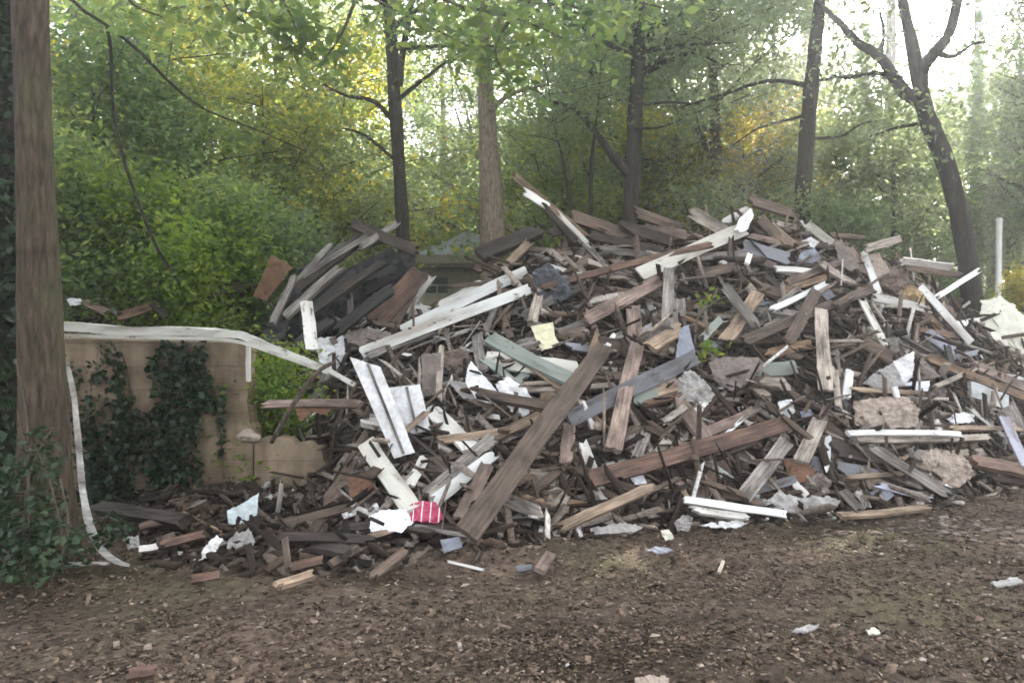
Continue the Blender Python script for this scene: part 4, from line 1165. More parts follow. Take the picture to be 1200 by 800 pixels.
# broken boards lying under the larger ones
n = 900
px = nrg.uniform(310, 1270, n); q = nrg.random(n)
y0, y1, _ = mound_par(px); y = y0 - .1 + q * (y1 - y0); x = (px - 600) / FPX * y
nn = mound_normals(x, y); ln = nrg.uniform(.3, 1.1, n)
c = np.stack([x, y, core_z(x, y) * .5 + mound_z(x, y) * .5], 1) + nn * nrg.uniform(-.05, .06, n)[:, None]
v, f = boxes(c, np.stack([ln, nrg.uniform(.022, .085, n), nrg.uniform(.012, .03, n)], 1), rand_axes(n, nn, .38), .12)
tag(mk('broken_board_debris', v, f, M['laths']), 'countless smaller broken boards packed between the larger ones', 'debris', kind='stuff')

# long thin splinters sticking out
n = 2800
px = nrg.uniform(320, 1250, n); q = nrg.random(n)
y0, y1, _ = mound_par(px); y = y0 + q * (y1 - y0); x = (px - 600) / FPX * y
nn = mound_normals(x, y); ln = nrg.uniform(.15, .95, n) ** 1.2
c = np.stack([x, y, core_z(x, y)], 1) + nn * nrg.uniform(-.02, .13, n)[:, None]
v, f = boxes(c, np.stack([ln, nrg.uniform(.008, .05, n), nrg.uniform(.006, .022, n)], 1), rand_axes(n, nn, .4))
tag(mk('broken_lath_debris', v, f, M['chips']), 'countless thin broken laths jumbled between the larger boards', 'debris', kind='stuff')

# ------------------------------------------------------------------ ground
xs = np.concatenate([np.linspace(-110, -9, 40)[:-1], np.linspace(-9, -5, 40)[:-1], np.linspace(-5, 6.5, 330)[:-1], np.linspace(6.5, 14, 60)[:-1], np.linspace(14, 110, 40)])
ys = np.concatenate([np.linspace(-12, 2.6, 20)[:-1], np.linspace(2.6, 7.6, 190)[:-1], np.linspace(7.6, 22, 70)[:-1], np.linspace(22, 110, 45)])
X, Y = np.meshgrid(xs, ys, indexing='ij')
Z = ground_z(X, Y) + .022 * fbm(X * 21, Y * 21, 55, 2) * sstep(9, 7, Y)
v = np.stack([X, Y, Z], 2).reshape(-1, 3); ny = len(ys)
a = np.arange(len(xs) - 1)[:, None] * ny + np.arange(ny - 1)[None]
f = np.stack([a, a + ny, a + ny + 1, a + 1], 2).reshape(-1, 4)
tag(mk('ground', v, f, M['dirt'], smooth=True), kind='structure')


def gpos(n, x0, x1, y0, y1):
    x = nrg.uniform(x0, x1, n); y = nrg.uniform(y0, y1, n)
    return x, y, ground_z(x, y)


n = 62000
u = nrg.uniform(-60, 1260, n); y = 3.1 + 4.6 * nrg.random(n) ** 1.25
x = (u - 600) / FPX * y
kk = vnoise(x * 1.1, y * 2.4, 61) + .5 * vnoise(x * 4, y * 6, 62) > nrg.uniform(.25, 1.0, n)
x, y = x[kk], y[kk]; n = len(x)
z = mound_z(x, y)
sz = nrg.uniform(.006, .021, n) * (1 + 1.1 * (nrg.random(n) < .06))
v, f = leaf_mesh(np.stack([x, y, z + nrg.uniform(.004, .016, n)], 1), sz[:, None] * 1.5, up=2.2, aspect=.62)
tag(mk('leaf_litter', v, f, M['litter']), 'dry leaves and bark flakes trodden into the bare dirt', 'leaf litter', kind='stuff')
n = 12000
u = nrg.uniform(-60, 1260, n); y = 3.1 + 4.6 * nrg.random(n) ** 1.2; x = (u - 600) / FPX * y
ln = nrg.uniform(.008, .034, n) * np.where(nrg.random(n) < .05, 2.2, 1)
v, f = boxes(np.stack([x, y, mound_z(x, y) + .006], 1), np.stack([ln, ln * nrg.uniform(.12, .6, n), ln * nrg.uniform(.08, .3, n)], 1),
             rand_axes(n, np.array([0, 0, 1.0])[None] + np.zeros((n, 3)), .22))
tag(mk('wood_chip_litter', v, f, M['litter']), 'small wood chips and stones scattered on the bare dirt', 'wood chips', kind='stuff')

# clods along the right edge of the track
n = 420
u = np.concatenate([nrg.normal(1110, 70, 170), nrg.uniform(-20, 1240, 250)])
y = np.concatenate([nrg.normal(5.85, .22, 170), nrg.uniform(3.3, 5.6, 250)]); x = (u - 600) / FPX * y
ico = bmesh.new(); bmesh.ops.create_icosphere(ico, subdivisions=2, radius=1)
iv = np.array([w.co[:] for w in ico.verts]); fi = np.array([[w.index for w in q.verts] for q in ico.faces]); ico.free()
r = nrg.uniform(.006, .018, n); r[:170] *= 1.9
dv = iv[None] * (1 + nrg.uniform(-.42, .42, (n, len(iv), 1))) * r[:, None, None] * np.array([1.5, 1.0, .45])
v = (dv + np.stack([x, y, ground_z(x, y) + r * .1], 1)[:, None]).reshape(-1, 3)
f = (np.arange(n)[:, None, None] * len(iv) + fi[None]).reshape(-1, 3)
tag(mk('mud_clods', v, f, M['clods'], smooth=False), 'grey mud clods turned up on the dirt at the right', 'mud clods', kind='stuff')

# thin grass
n = 9000
u = nrg.uniform(-60, 1260, n); y = 3.1 + 3.0 * nrg.random(n) ** 1.3; x = (u - 600) / FPX * y
dens = fbm(x * .75, y * .75, 77, 3) + .22 * sstep(300, 0, u) * sstep(4.0, 5, y) + .12 * sstep(3.9, 3.2, y)
k = dens > .09 + nrg.uniform(-.06, .06, n)
x, y = x[k], y[k]; n = len(x)
hgt = nrg.uniform(.012, .038, n); an = nrg.uniform(0, 6.28, n); ld = nrg.normal(0, .6, (n, 2))
base = np.stack([x, y, ground_z(x, y)], 1); sd = np.stack([np.cos(an), np.sin(an), 0 * an], 1) * .0022
tip = base + np.stack([ld[:, 0] * hgt, ld[:, 1] * hgt, hgt], 1)
v = np.stack([base - sd, base + sd, tip], 1).reshape(-1, 3); f = np.arange(n * 3).reshape(-1, 3)
tag(mk('grass', v, f, M['blades']), 'sparse short grass in the dirt', 'grass', kind='stuff')

# ------------------------------------------------------------------ block wall with ivy
def wallmat():
    m, nt = newmat('parged_block')
    tc = N(nt, 'ShaderNodeTexCoord'); mp = N(nt, 'ShaderNodeMapping'); mp.inputs['Rotation'].default_value = (math.pi / 2, 0, 0)
    L(nt, tc, 'Object', mp, 'Vector')
    br = N(nt, 'ShaderNodeTexBrick', Scale=1.0); br.inputs['Brick Width'].default_value = .40; br.inputs['Row Height'].default_value = .20
    br.inputs['Mortar Size'].default_value = .008; br.inputs['Mortar Smooth'].default_value = .8
    for k_, c_ in (('Color1', (.30, .232, .160, 1)), ('Color2', (.285, .22, .152, 1)), ('Mortar', (.262, .202, .142, 1))): br.inputs[k_].default_value = c_
    L(nt, mp, 0, br, 'Vector')
    n1 = N(nt, 'ShaderNodeTexNoise', Scale=2.1, Detail=7.0, Roughness=.65); L(nt, tc, 'Object', n1, 'Vector')
    n2 = N(nt, 'ShaderNodeTexNoise', Scale=1, Detail=5.0)
    m2 = N(nt, 'ShaderNodeMapping'); m2.inputs['Scale'].default_value = (7, 7, .8); L(nt, tc, 'Object', m2, 'Vector'); L(nt, m2, 0, n2, 'Vector')
    r1 = ramp(nt, [(.32, (.25, .225, .20)), (.5, (.7, .68, .66)), (.64, (1.05, 1.05, 1.05))]); L(nt, n1, 'Fac', r1, 'Fac')
    r2 = ramp(nt, [(.32, (.60, .57, .54)), (.55, (1, 1, 1))]); L(nt, n2, 'Fac', r2, 'Fac')
    a = N(nt, 'ShaderNodeMix', data_type='RGBA', blend_type='MULTIPLY'); a.inputs[0].default_value = 1
    c = N(nt, 'ShaderNodeMix', data_type='RGBA', blend_type='MULTIPLY'); c.inputs[0].default_value = 1
    nt.links.new(br.outputs[0], a.inputs[6]); nt.links.new(r1.outputs[0], a.inputs[7])
    nt.links.new(a.outputs[2], c.inputs[6]); nt.links.new(r2.outputs[0], c.inputs[7])
    bb = N(nt, 'ShaderNodeBsdfPrincipled', Roughness=.92); nt.links.new(c.outputs[2], bb.inputs['Base Color'])
    ad = N(nt, 'ShaderNodeMath', operation='MULTIPLY_ADD'); ad.inputs[1].default_value = -.25; L(nt, br, 'Fac', ad, 0); L(nt, n1, 'Fac', ad, 2)
    bp = N(nt, 'ShaderNodeBump', Strength=.5, Distance=.02); L(nt, ad, 0, bp, 'Height'); L(nt, bp, 0, bb, 'Normal')
    out(nt, bb)
    return m


M['block'] = wallmat()
WY = 6.6


def wall_from(name, poly, y, t, label):
    P = [at(px, py, y) for px, py in poly]
    C = Vector((P[0].x, y, 0))
    n = len(P)
    V = [(p.x - C.x, 0, p.z) for p in P] + [(p.x - C.x, t, p.z) for p in P]
    F = [tuple(range(n)), tuple(range(2 * n - 1, n - 1, -1))] + [(i, i + n, (i + 1) % n + n, (i + 1) % n) for i in range(n)]
    o = mk(name, V, F, M['block'], mw=Matrix.Translation(C))
    bm = bmesh.new(); bm.from_mesh(o.data); bmesh.ops.recalc_face_normals(bm, faces=bm.faces[:]); bm.to_mesh(o.data); bm.free()
    return tag(o, label, 'wall')


wall_from('block_wall', [(-160, 396), (60, 396), (286, 402), (291, 410), (288, 432), (292, 450), (289, 470), (293, 497), (297, 503), (296, 625), (-160, 625)], WY, .22, 'tan concrete block wall covered with dark ivy under the white trim')
wall_from('broken_wall', [(298, 519), (306, 514), (318, 517), (324, 513), (338, 516), (344, 522), (358, 519), (366, 526), (376, 525), (379, 540), (385, 546), (382, 562), (390, 580), (388, 625), (298, 625)], WY - .05, .22, 'low broken stub of block wall at the end of the ivy wall')
# end trim and rounded capstone
v, f = plank_mesh(.36, .035, .03, 3, .2)
o = mk('corner_trim', v, f, M['cream'], mw=xform(at(291, 423, WY - .03), basis(Vector((0, 0, 1)), Vector((0, -1, 0)))))
tag(o, 'short cream trim strip standing on the end of the ivy wall', 'trim')


def rock(name, p, r, mat, label, cat, seed, sq=(1, 1, .8)):
    bm = bmesh.new(); bmesh.ops.create_icosphere(bm, subdivisions=3, radius=1)
    for w in bm.verts:
        q = w.co; k = 1 + 1.1 * float(fbm(q.x * 1.6 + seed, q.y * 1.6 + q.z * 1.9, seed, 4))
        w.co = Vector((q.x * sq[0], q.y * sq[1], q.z * sq[2])) * r * k
    me = bpy.data.meshes.new(name); bm.to_mesh(me); bm.free(); me.materials.append(M[mat])
    o = bpy.data.objects.new(name, me); COL.objects.link(o); o.location = p
    return tag(o, label, cat)


rock('broken_stone', at(291, 511, WY - .06), .075, 'plaster', 'broken masonry lump sitting at the corner of the wall end', 'stone', 4, (1.3, 1, .7))
rock('rubble_stone', at(742, 505, surf(742, 505).y - .1), .05, 'greysheet', 'pale broken stone in the heap below the upright brown board', 'stone', 6)
rock('rubble_stone', at(697, 500, surf(697, 500).y - .1), .08, 'plaster', 'tan broken stone in the heap under the blue grey plank', 'stone', 9)

# ivy on the wall
iv = []
for px, py, rx, ry, k in [(205, 470, 26, 40, 420), (185, 520, 22, 40, 420), (205, 560, 30, 34, 520), (215, 430, 16, 26, 190), (182, 430, 9, 20, 90), (235, 420, 7, 22, 80),
                          (240, 465, 14, 22, 130), (230, 448, 16, 18, 150), (140, 470, 14, 30, 150), (135, 540, 26, 40, 480), (120, 580, 30, 24, 360), (150, 500, 16, 26, 220),
                          (110, 445, 12, 20, 60), (258, 495, 6, 40, 80), (248, 472, 6, 14, 40), (175, 590, 34, 14, 260), (105, 520, 18, 50, 260), (195, 405, 10, 12, 40),
                          (125, 415, 12, 14, 40), (140, 432, 8, 18, 50), (60, 480, 40, 60, 300), (20, 520, 40, 60, 400), (10, 430, 30, 30, 160), (222, 505, 12, 30, 200)]:
    for i in range(int(k * .8)):
        a, r_ = nrg.uniform(0, 6.28), nrg.random() ** .75 * 1.15
        p = at(px + rx * r_ * math.cos(a), py + ry * r_ * math.sin(a), WY - .03 - abs(nrg.normal(0, .05)))
        iv.append(p[:])
iv = np.array(iv)
v1, f1 = leaf_mesh(iv, .058, up=.1, aspect=.85, droop=1.2)
# turn the leaves to face out from the wall
ib = empty('ivy_plant', (-2.9, WY - .05, 0)); tag(ib, 'dark ivy climbing in patches over the block wall', 'ivy')
mk('leaves', v1 - np.array(ib.location), f1, M['leaf_dark'], ib)
mb = MB(); O = Vector(ib.location)
for k, pts in enumerate([[(205, 600), (200, 540), (208, 470), (222, 410)], [(180, 600), (182, 520), (190, 450), (184, 415)], [(135, 600), (130, 540), (142, 470), (126, 415)],
                         [(262, 560), (258, 500), (252, 460)], [(205, 540), (225, 490), (240, 440), (236, 405)], [(150, 600), (155, 520), (150, 440), (140, 410)]]):
    ps = smooth_line([at(px, py, WY - .02) - O for px, py in pts], 5); mb.tube(ps, interp_list([.011, .004], len(ps)), 5, k, .3)
mb.build('stem', M['twig'], ib)

# ------------------------------------------------------------------ trees
def branch_set(rg, base, top, rad, limbs, reach, droop=.1, spread=(0.35, 1.0), sub=4):
    """limbs and twigs along a trunk from base to top: returns tubes [(pts, radii, sides)] and leaf-clump centres"""
    tubes, tips = [], []
    H = (top - base).length
    for i in range(limbs):
        u = rg.uniform(*spread)
        p = base + (top - base) * u
        az = rg.uniform(0, 6.283); r = reach * (1.15 - .55 * abs(u - .55)) * rg.uniform(.55, 1.1)
        el = rg.uniform(.05, .75) * (1.2 - .3 * (1 - u))
        d = Vector((math.cos(az) * math.cos(el), math.sin(az) * math.cos(el), math.sin(el)))
        pts = [p]; cur = p.copy(); dd = d.copy()
        for k in range(4):
            dd = (dd + Vector((rg.uniform(-.28, .28), rg.uniform(-.28, .28), rg.uniform(-.2, .22) - droop * k * .3))).normalized()
            cur = cur + dd * r / 4; pts.append(cur.copy())
        r0 = rad * (1.05 - u) * .42 + .008
        tubes.append((pts, [r0, r0 * .8, r0 * .55, r0 * .35, r0 * .15], 5))
        for k in range(2, 5): tips.append(pts[k])
        for s_ in range(sub):
            q = pts[rg.randint(1, 3)]; az2 = rg.uniform(0, 6.283)
            e = Vector((math.cos(az2), math.sin(az2), rg.uniform(-.25, .5))).normalized() * r * rg.uniform(.22, .5)
            m_ = q + e * .5 + Vector((0, 0, rg.uniform(-.06, .1) * r)); en = q + e
            tubes.append(([q, m_, en], [r0 * .35, r0 * .22, r0 * .08], 4))
            tips += [m_, en]
    return tubes, tips


def build_tree(name, loc, label, trunk_pts, trunk_r, tubes, clumps, leaf, lsize, barkm, per, crx, crz, seed, group=None, tsides=9, smoothn=4):
    """Empty > trunk (with limbs) and crown; points are relative to loc"""
    rg = np.random.default_rng(seed)
    e = empty(name, loc); tag(e, label, 'tree', group)
    mb = MB()
    for pts, rr in zip(trunk_pts, trunk_r):
        ps = smooth_line(pts, smoothn); mb.tube(ps, interp_list(rr, len(ps)), tsides, seed, .16)
    for pts, rr, sd in tubes: mb.tube(pts, rr, sd, seed, .1, False)
    mb.build('trunk', M[barkm], e, smooth=True)
    cs = [clump(c[:], max(6, int(per * rg.uniform(.4, 1.5))), crx * rg.uniform(.6, 1.3), crz * rg.uniform(.6, 1.3), rg) for c in clumps]
    v, f = leaf_mesh(np.concatenate(cs), lsize, rg=rg, up=.45)
    mk('crown', v, f, M[leaf], e)
    return e


def copy_tree(src, loc, rz, sc, label, group, leaf=None):
    c = src.copy(); COL.objects.link(c); c.location = loc; c.rotation_euler = (0, 0, rz); c.scale = sc
    c['label'] = label
    if group: c['group'] = group
    for ch in list(src.children):
        d = ch.copy(); COL.objects.link(d); d.parent = c
        if leaf and ch.name.startswith('crown'):
            d.material_slots[0].link = 'OBJECT'; d.material_slots[0].material = M[leaf]
    return c


def proto(name, seed, H, rad, limbs, reach, per, lsize, leaf, barkm, base_u=.25, crx=.5, crz=.32, lean=0, sub=4):
    rg = random.Random(seed)
    top = Vector((lean * H + rg.uniform(-.3, .3), rg.uniform(-.3, .3), H))
    mid = top * .5 + Vector((rg.uniform(-.25, .25), rg.uniform(-.25, .25), 0))
    tubes, tips = branch_set(rg, Vector((0, 0, 0)), top, rad, limbs, reach, spread=(base_u, .98), sub=sub)
    tips.append(top)
    return build_tree(name, (0, 0, 0), 'x', [[Vector((0, 0, -.2)), mid * .5, mid, (mid + top) / 2, top]], [[rad * 1.35, rad, rad * .8, rad * .5, rad * .12]], tubes, tips, leaf, lsize, barkm, per, crx, crz, seed)


PR = [proto('woodland_tree', 1, 10, .16, 30, 3.3, 66, .13, 'leaf_mid', 'bark_dark', .14),
      proto('woodland_tree', 2, 11, .18, 32, 3.5, 66, .13, 'leaf_grey', 'bark', .18),
      proto('understorey_tree', 3, 5.6, .07, 22, 2.1, 46, .115, 'leaf_yel', 'bark_dark', .12, .40, .26),
      proto('understorey_tree', 4, 4.4, .05, 20, 1.8, 48, .105, 'leaf_mid', 'bark_dark', .08, .36, .26),
      proto('leafy_bush', 5, 2.0, .03, 16, 1.15, 42, .10, 'leaf_lime', 'twig', .02, .34, .30)]
PR.append(proto('sun_block_tree', 6, 20, .19, 30, 4.0, 90, .17, 'leaf_grey', 'bark_dark', .68, .6, .45, sub=5))  # added trees: crowns above the view keep sun off the foreground
GT = 'trees filling the wood behind the heap'
GB = 'bushes growing behind the wall and the heap'
used = set()


def put(k, px, d, hs, label, leaf=None, ws=None, group=None):
    x = (px - 600) / FPX * d
    loc = (x, d, float(ground_z(x, d)) - .05 if k != 4 else float(mound_z(x, d)) - .12)
    ws = ws or hs
    if k not in used:
        used.add(k); e = PR[k]; e.location = loc; e.scale = (ws, ws, hs); e.rotation_euler = (0, 0, px * .37); e['label'] = label; e['group'] = group or (GB if k == 4 else GT)
        if leaf:
            for ch in e.children:
                if ch.name.startswith('crown'): ch.material_slots[0].link = 'OBJECT'; ch.material_slots[0].material = M[leaf]
        return e
    return copy_tree(PR[k], loc, px * .37, (ws, ws, hs), label, group or (GB if k == 4 else GT), leaf)


for row in [
    (0, -90, 15, 1.0, 'leafy woodland tree added for shade behind the ivy covered trunk at the edge'),  # rooted outside the view, added for shading
    (1, 95, 17, 1.0, 'grey green woodland tree behind the wall beside the thick trunk'),
    (0, 215, 20, 1.05, 'tall woodland tree behind the dark hanging vine'),
    (1, 330, 18, 1.0, 'tall woodland tree behind the rusty tilted sheet'),
    (0, 395, 25, 1.1, 'tall woodland tree behind the fallen roof rafters'),
    (1, 520, 31, 1.1, 'woodland tree standing behind the dark roofed house'),
    (0, 665, 23, .95, 'woodland tree behind the tall splintered pole'),
    (1, 700, 30, 1.1, 'far woodland tree between the snag and the forked grey trunk', 'leaf_yel'),
    (1, 800, 22, 1.0, 'woodland tree beyond the pale ridge board'),
    (0, 868, 27, 1.0, 'far yellowing woodland tree behind the top of the heap', 'leaf_yel'),
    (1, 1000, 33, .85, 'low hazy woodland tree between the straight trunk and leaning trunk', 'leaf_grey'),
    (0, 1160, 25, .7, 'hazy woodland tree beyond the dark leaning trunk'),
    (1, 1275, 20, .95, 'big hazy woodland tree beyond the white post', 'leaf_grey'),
    (0, 1330, 20, 1.2, 'tall woodland tree shading the bank at the right edge'),
    (1, 1390, 15, 1.2, 'tall woodland tree added for shade outside the right edge of the clearing'),  # added beyond the frame to cast shade
    (2, 160, 11.5, 1.1, 'small yellowing tree just behind the ivy wall'),
    (2, 300, 13, 1.0, 'small yellowing tree behind the wall end', None),
    (3, 90, 10, 1.05, 'small green tree close behind the thick trunk'),
    (3, 235, 10.5, .95, 'small green tree behind the middle of the white trim'),
    (3, 385, 13.5, 1.0, 'small green tree right behind the fallen roof', 'leaf_grey'),
    (2, 405, 18, 1.0, 'small tree behind the slim straight trunk', 'leaf_grey'),
    (2, 665, 15.5, .95, 'small yellowing tree behind the brown ridge board'),
    (3, 720, 18, 1.1, 'small tree between the saplings and the forked grey trunk', 'leaf_grey'),
    (2, 795, 16.5, 1.0, 'small tree with painted sunlit yellow leaves beside the forked grey trunk', 'leaf_gold_sunlit'),
    (2, 870, 18, 1.05, 'small tree with painted sunlit yellow leaves between the forked trunk and straight trunk', 'leaf_gold_sunlit'),
    (3, 985, 15, 1.0, 'small hazy tree right of centre beside the straight trunk'.replace('right of centre ', ''), 'leaf_grey'),
    (2, 1045, 17, .9, 'small tree behind the bright white batten', 'leaf_grey'),
    (3, 1075, 21, 1.0, 'small far tree behind the flat whitish ridge board'),
    (3, 1180, 24, 1.2, 'small far tree behind the white post', 'leaf_grey'),
    (3, 575, 34, 1.3, 'small tree beyond the roof of the house', 'leaf_grey'),
    (1, 968, 25, .98, 'hazy woodland tree filling the gap beside the straight hazy trunk', 'leaf_grey'),
    (1, 470, 33, 1.1, 'woodland tree between the slim straight trunk and the snag'),
    (0, 600, 32, 1.1, 'woodland tree far behind the broken snag', 'leaf_grey'),
    (1, 690, 19, 1.0, 'woodland tree behind the saplings'),
    (0, 760, 27, 1.1, 'far woodland tree behind the forked grey trunk', 'leaf_grey'),
    (1, 835, 17, .92, 'woodland tree close behind the long rusty bar and ridge', 'leaf_grey'),
    (0, 905, 21, 1.0, 'woodland tree left standing close to the straight hazy trunk'.replace('left ', ''), 'leaf_grey'),
    (1, 1110, 29, .8, 'low far tree behind the dark leaning trunk', 'leaf_grey'),
    (0, 1350, 14, .8, 'leafy tree overhanging the bank beside the white post', 'leaf_grey'),
    (0, 30, 22, 1.1, 'tall far tree behind the thick trunk', 'leaf_grey'),
    (1, 270, 27, 1.1, 'tall far tree behind the wall end'),
    (2, 50, 14, 1.3, 'yellowing tree behind the thick trunk'),
    (2, 380, 16.5, 1.3, 'yellowing tree above the fallen roof'),
    (1, 1190, 25, .62, 'hazy grey green tree standing on the bank behind the white post', 'leaf_grey'),
    (1, 565, 27, 1.15, 'tall woodland tree closing the gap beyond the house roof', 'leaf_mid'),
    (0, 735, 20, 1.1, 'woodland tree right behind the forked grey trunk', 'leaf_grey'),
    (1, 875, 27, 1.0, 'woodland tree between the yellow trees and the straight trunk', 'leaf_grey'),
    (5, 1040, 22, .85, 'added sun blocking bare stemmed tree nearest behind the bright gap'),
    (1, 1226, 21, .88, 'hazy leafy tree on the bank to one side of the white post', 'leaf_grey'),
    (0, 1015, 27, .72, 'low hazy woodland tree under the bright gap', 'leaf_grey'),
    (3, 1052, 14.5, 1.05, 'small hazy tree close behind the brown insulation lump', 'leaf_grey'),
    (1, 1105, 24, .6, 'low hazy woodland tree beside the dark leaning trunk', 'leaf_grey'),
    (2, 925, 20, 1.1, 'yellow green small tree right beside the straight hazy trunk', 'leaf_gold_sunlit'),
    (5, 945, 26, 1.0, 'added sun blocking bare stemmed tree far behind the straight hazy trunk'),
    (5, 1012, 28, 1.05, 'added sun blocking bare stemmed tree in the bright gap beside the straight trunk'),
    (5, 1076, 26, 1.0, 'added sun blocking bare stemmed tree in the bright gap behind the fork'),
    (5, 1142, 27, 1.0, 'added sun blocking bare stemmed tree behind the upper fork limb'),
    (5, 1230, 30, 1.0, 'added sun blocking bare stemmed tree far beyond the white post'),
    (5, 890, 29, 1.05, 'added sun blocking bare stemmed tree far behind the pale ridge board'),
    (4, 150, 9.0, .8, 'bright green bush showing above the white trim'),
    (4, 235, 8.3, .75, 'bright green bush behind the wall near its end'),
    (4, 300, 7.0, .55, 'yellow green bush growing out at the wall end'),
    (4, 192, 7.7, .38, 'low bright bush right behind the middle of the white trim', 'leaf_lime'),
    (4, 270, 8.9, .8, 'dull green bush above the end of the wall', 'leaf_mid'),
    (4, 112, 7.8, .38, 'low yellow green bush right behind the white trim', 'leaf_yel'),
    (4, 90, 8.8, .95, 'green bush between the thick trunk and the bright bush', 'leaf_mid'),
    (4, 320, 10, .85, 'dull green bush behind the rusty tilted sheet', 'leaf_grey'),
    (4, 1200, 11.5, .4, 'yellow leaved bush beside the big cream sheet', 'leaf_gold_sunlit'),
    (4, 1245, 17, .55, 'green bush on the bank below the white post', 'leaf_lime'),
    (4, 1105, 13.5, .5, 'green bush at the foot of the dark leaning trunk', 'leaf_mid'),
    (4, 830, 13.5, .95, 'bush with painted sunlit yellow leaves peeping over the pale ridge board', 'leaf_gold_sunlit'),
    (4, 985, 12.5, .9, 'dull green bush behind the short cream board', 'leaf_grey'),
    (4, 640, 14, 1.2, 'dull green bush behind the tall splintered pole', 'leaf_grey'),
    (4, 430, 13, .8, 'dull green bush beside the foot of the slim straight trunk', 'leaf_grey'),
]:
    k, px, d, hs, lab = row[:5]
    put(k, px, d, hs, lab, row[5] if len(row) > 5 else None)


def hero(name, label, trunk, d, wpx, limbs_px, leaf, lsize, barkm, seed, crown_from, crown_h, reach, nl, per, crx=.5, crz=.35, extra=None, group=None):
    """a tree whose trunk follows the photo; its crown carries on above the picture"""
    P = [at(px, py, d) for px, py in trunk]
    b0 = P[0].copy(); gz = float(ground_z(b0.x, b0.y))
    base = Vector((b0.x, b0.y, gz - .1)); O = base.copy()
    pts = [base] + [p for p in P if p.z > gz + .1]
    r = [w * .5 * d / FPX for w in wpx]
    rg = random.Random(seed)
    lines, rads, clumps, tubes = [], [], [], []
    top = pts[-1]; dirn = (pts[-1] - pts[-2]).normalized(); dirn = (dirn + Vector((0, 0, .6))).normalized()
    tip = top + dirn * crown_h
    lines.append([p - O for p in pts + [top + dirn * crown_h * .5, tip]]); rads.append(r + [r[-1] * .6, r[-1] * .1])
    for lp, lw in limbs_px:
        q = [at(px, py, d + rg.uniform(-.2, .2) + .25 * i * rg.uniform(-1, 1)) for i, (px, py) in enumerate(lp)]
        lines.append([p - O for p in q]); rads.append([lw[0] * .5 * d / FPX, lw[1] * .5 * d / FPX])
        if len(lp) > 2: clumps += [p - O for p in q[len(q) // 2:]]
    z0 = at(600, crown_from, d).z
    bb = Vector((top.x, top.y, z0)) - O
    tb, tips = branch_set(rg, bb, tip - O, r[-1] * 1.2, nl, reach, spread=(.0, 1.0))
    tubes += tb; clumps += tips
    if extra:
        for px, py, dd in extra: clumps.append(at(px, py, dd) - O)
    return build_tree(name, O, label, lines, rads, tubes, clumps, leaf, lsize, barkm, per, crx, crz, seed, group, 48 if wpx[0] > 80 else 10, 18 if wpx[0] > 80 else 4)


hero('tree', 'thick bare trunked tree standing in front of the ivy wall', [(54, 665), (53, 600), (52, 500), (49, 380), (44, 250), (38, 120), (33, -30)], 4.9, [88, 66, 54, 48, 45, 41, 38, 38],
     [], 'leaf_mid', .12, 'bark', 21, -260, 3.2, 2.6, 22, 44)
hero('tree', 'ivy clad tree trunk at the very edge beside the thick trunk', [(-12, 640), (-8, 500), (-8, 300), (-10, 100), (-12, -40)], 5.3, [70, 62, 56, 54, 52, 50],
     [], 'leaf_dark', .11, 'bark_dark', 22, -260, 3.0, 2.3, 16, 40)
hero('tree', 'slim straight trunked tree behind the fallen roof', [(476, 330), (472, 270), (468, 200), (462, 110), (458, 40), (452, -30)], 12.5, [22, 17, 16, 15, 15, 14, 12],
     [([(466, 150), (440, 120), (405, 112), (380, 100)], (7, 2)), ([(468, 100), (472, 60), (480, 20), (486, -30)], (9, 5)), ([(462, 120), (500, 90), (540, 60)], (6, 2)), ([(470, 195), (430, 160), (400, 150)], (5, 2))],
     'leaf_mid', .10, 'bark_dark', 23, 60, 4.0, 3.0, 26, 60)
hero('broken_snag', 'thick broken snag with pale flaking bark behind the ridge', [(577, 330), (577, 260), (575, 210), (572, 160), (570, 105), (568, 60)], 13.5, [34, 29, 29, 27, 22, 18, 12],
     [([(588, 262), (604, 272), (612, 262)], (5, 2)), ([(574, 130), (600, 110), (640, 100)], (8, 2))], 'leaf_grey', .09, 'bark_pale', 24, 90, 2.5, 2.0, 12, 30)
hero('tree', 'forked grey trunked tree behind the middle of the ridge', [(740, 330), (739, 260), (741, 200), (744, 140), (748, 70), (750, -10)], 12.5, [26, 20, 19, 19, 18, 16, 12],
     [([(737, 205), (716, 180), (700, 158), (676, 130), (650, 120)], (12, 4)), ([(745, 70), (762, 50), (780, 20)], (9, 5)), ([(745, 125), (780, 120), (820, 122)], (4, 2)), ([(742, 150), (770, 150), (800, 140)], (4, 1.5))],
     'leaf_grey', .095, 'bark_dark', 25, 90, 4.0, 3.0, 28, 62)
hero('tree', 'straight hazy trunked tree rising behind the top of the heap', [(938, 330), (940, 250), (944, 180), (950, 110), (957, 40), (962, -20)], 13, [26, 20, 18, 18, 17, 15, 12],
     [([(948, 100), (900, 95), (850, 110), (800, 125)], (6, 2)), ([(946, 162), (985, 160), (1010, 145), (1040, 140)], (4, 1.5)), ([(952, 96), (1000, 88), (1040, 92)], (4, 1.5)), ([(945, 135), (890, 150), (860, 170)], (4, 1.5))],
     'leaf_grey', .09, 'bark_dark', 26, 0, 4.0, 2.8, 18, 44)
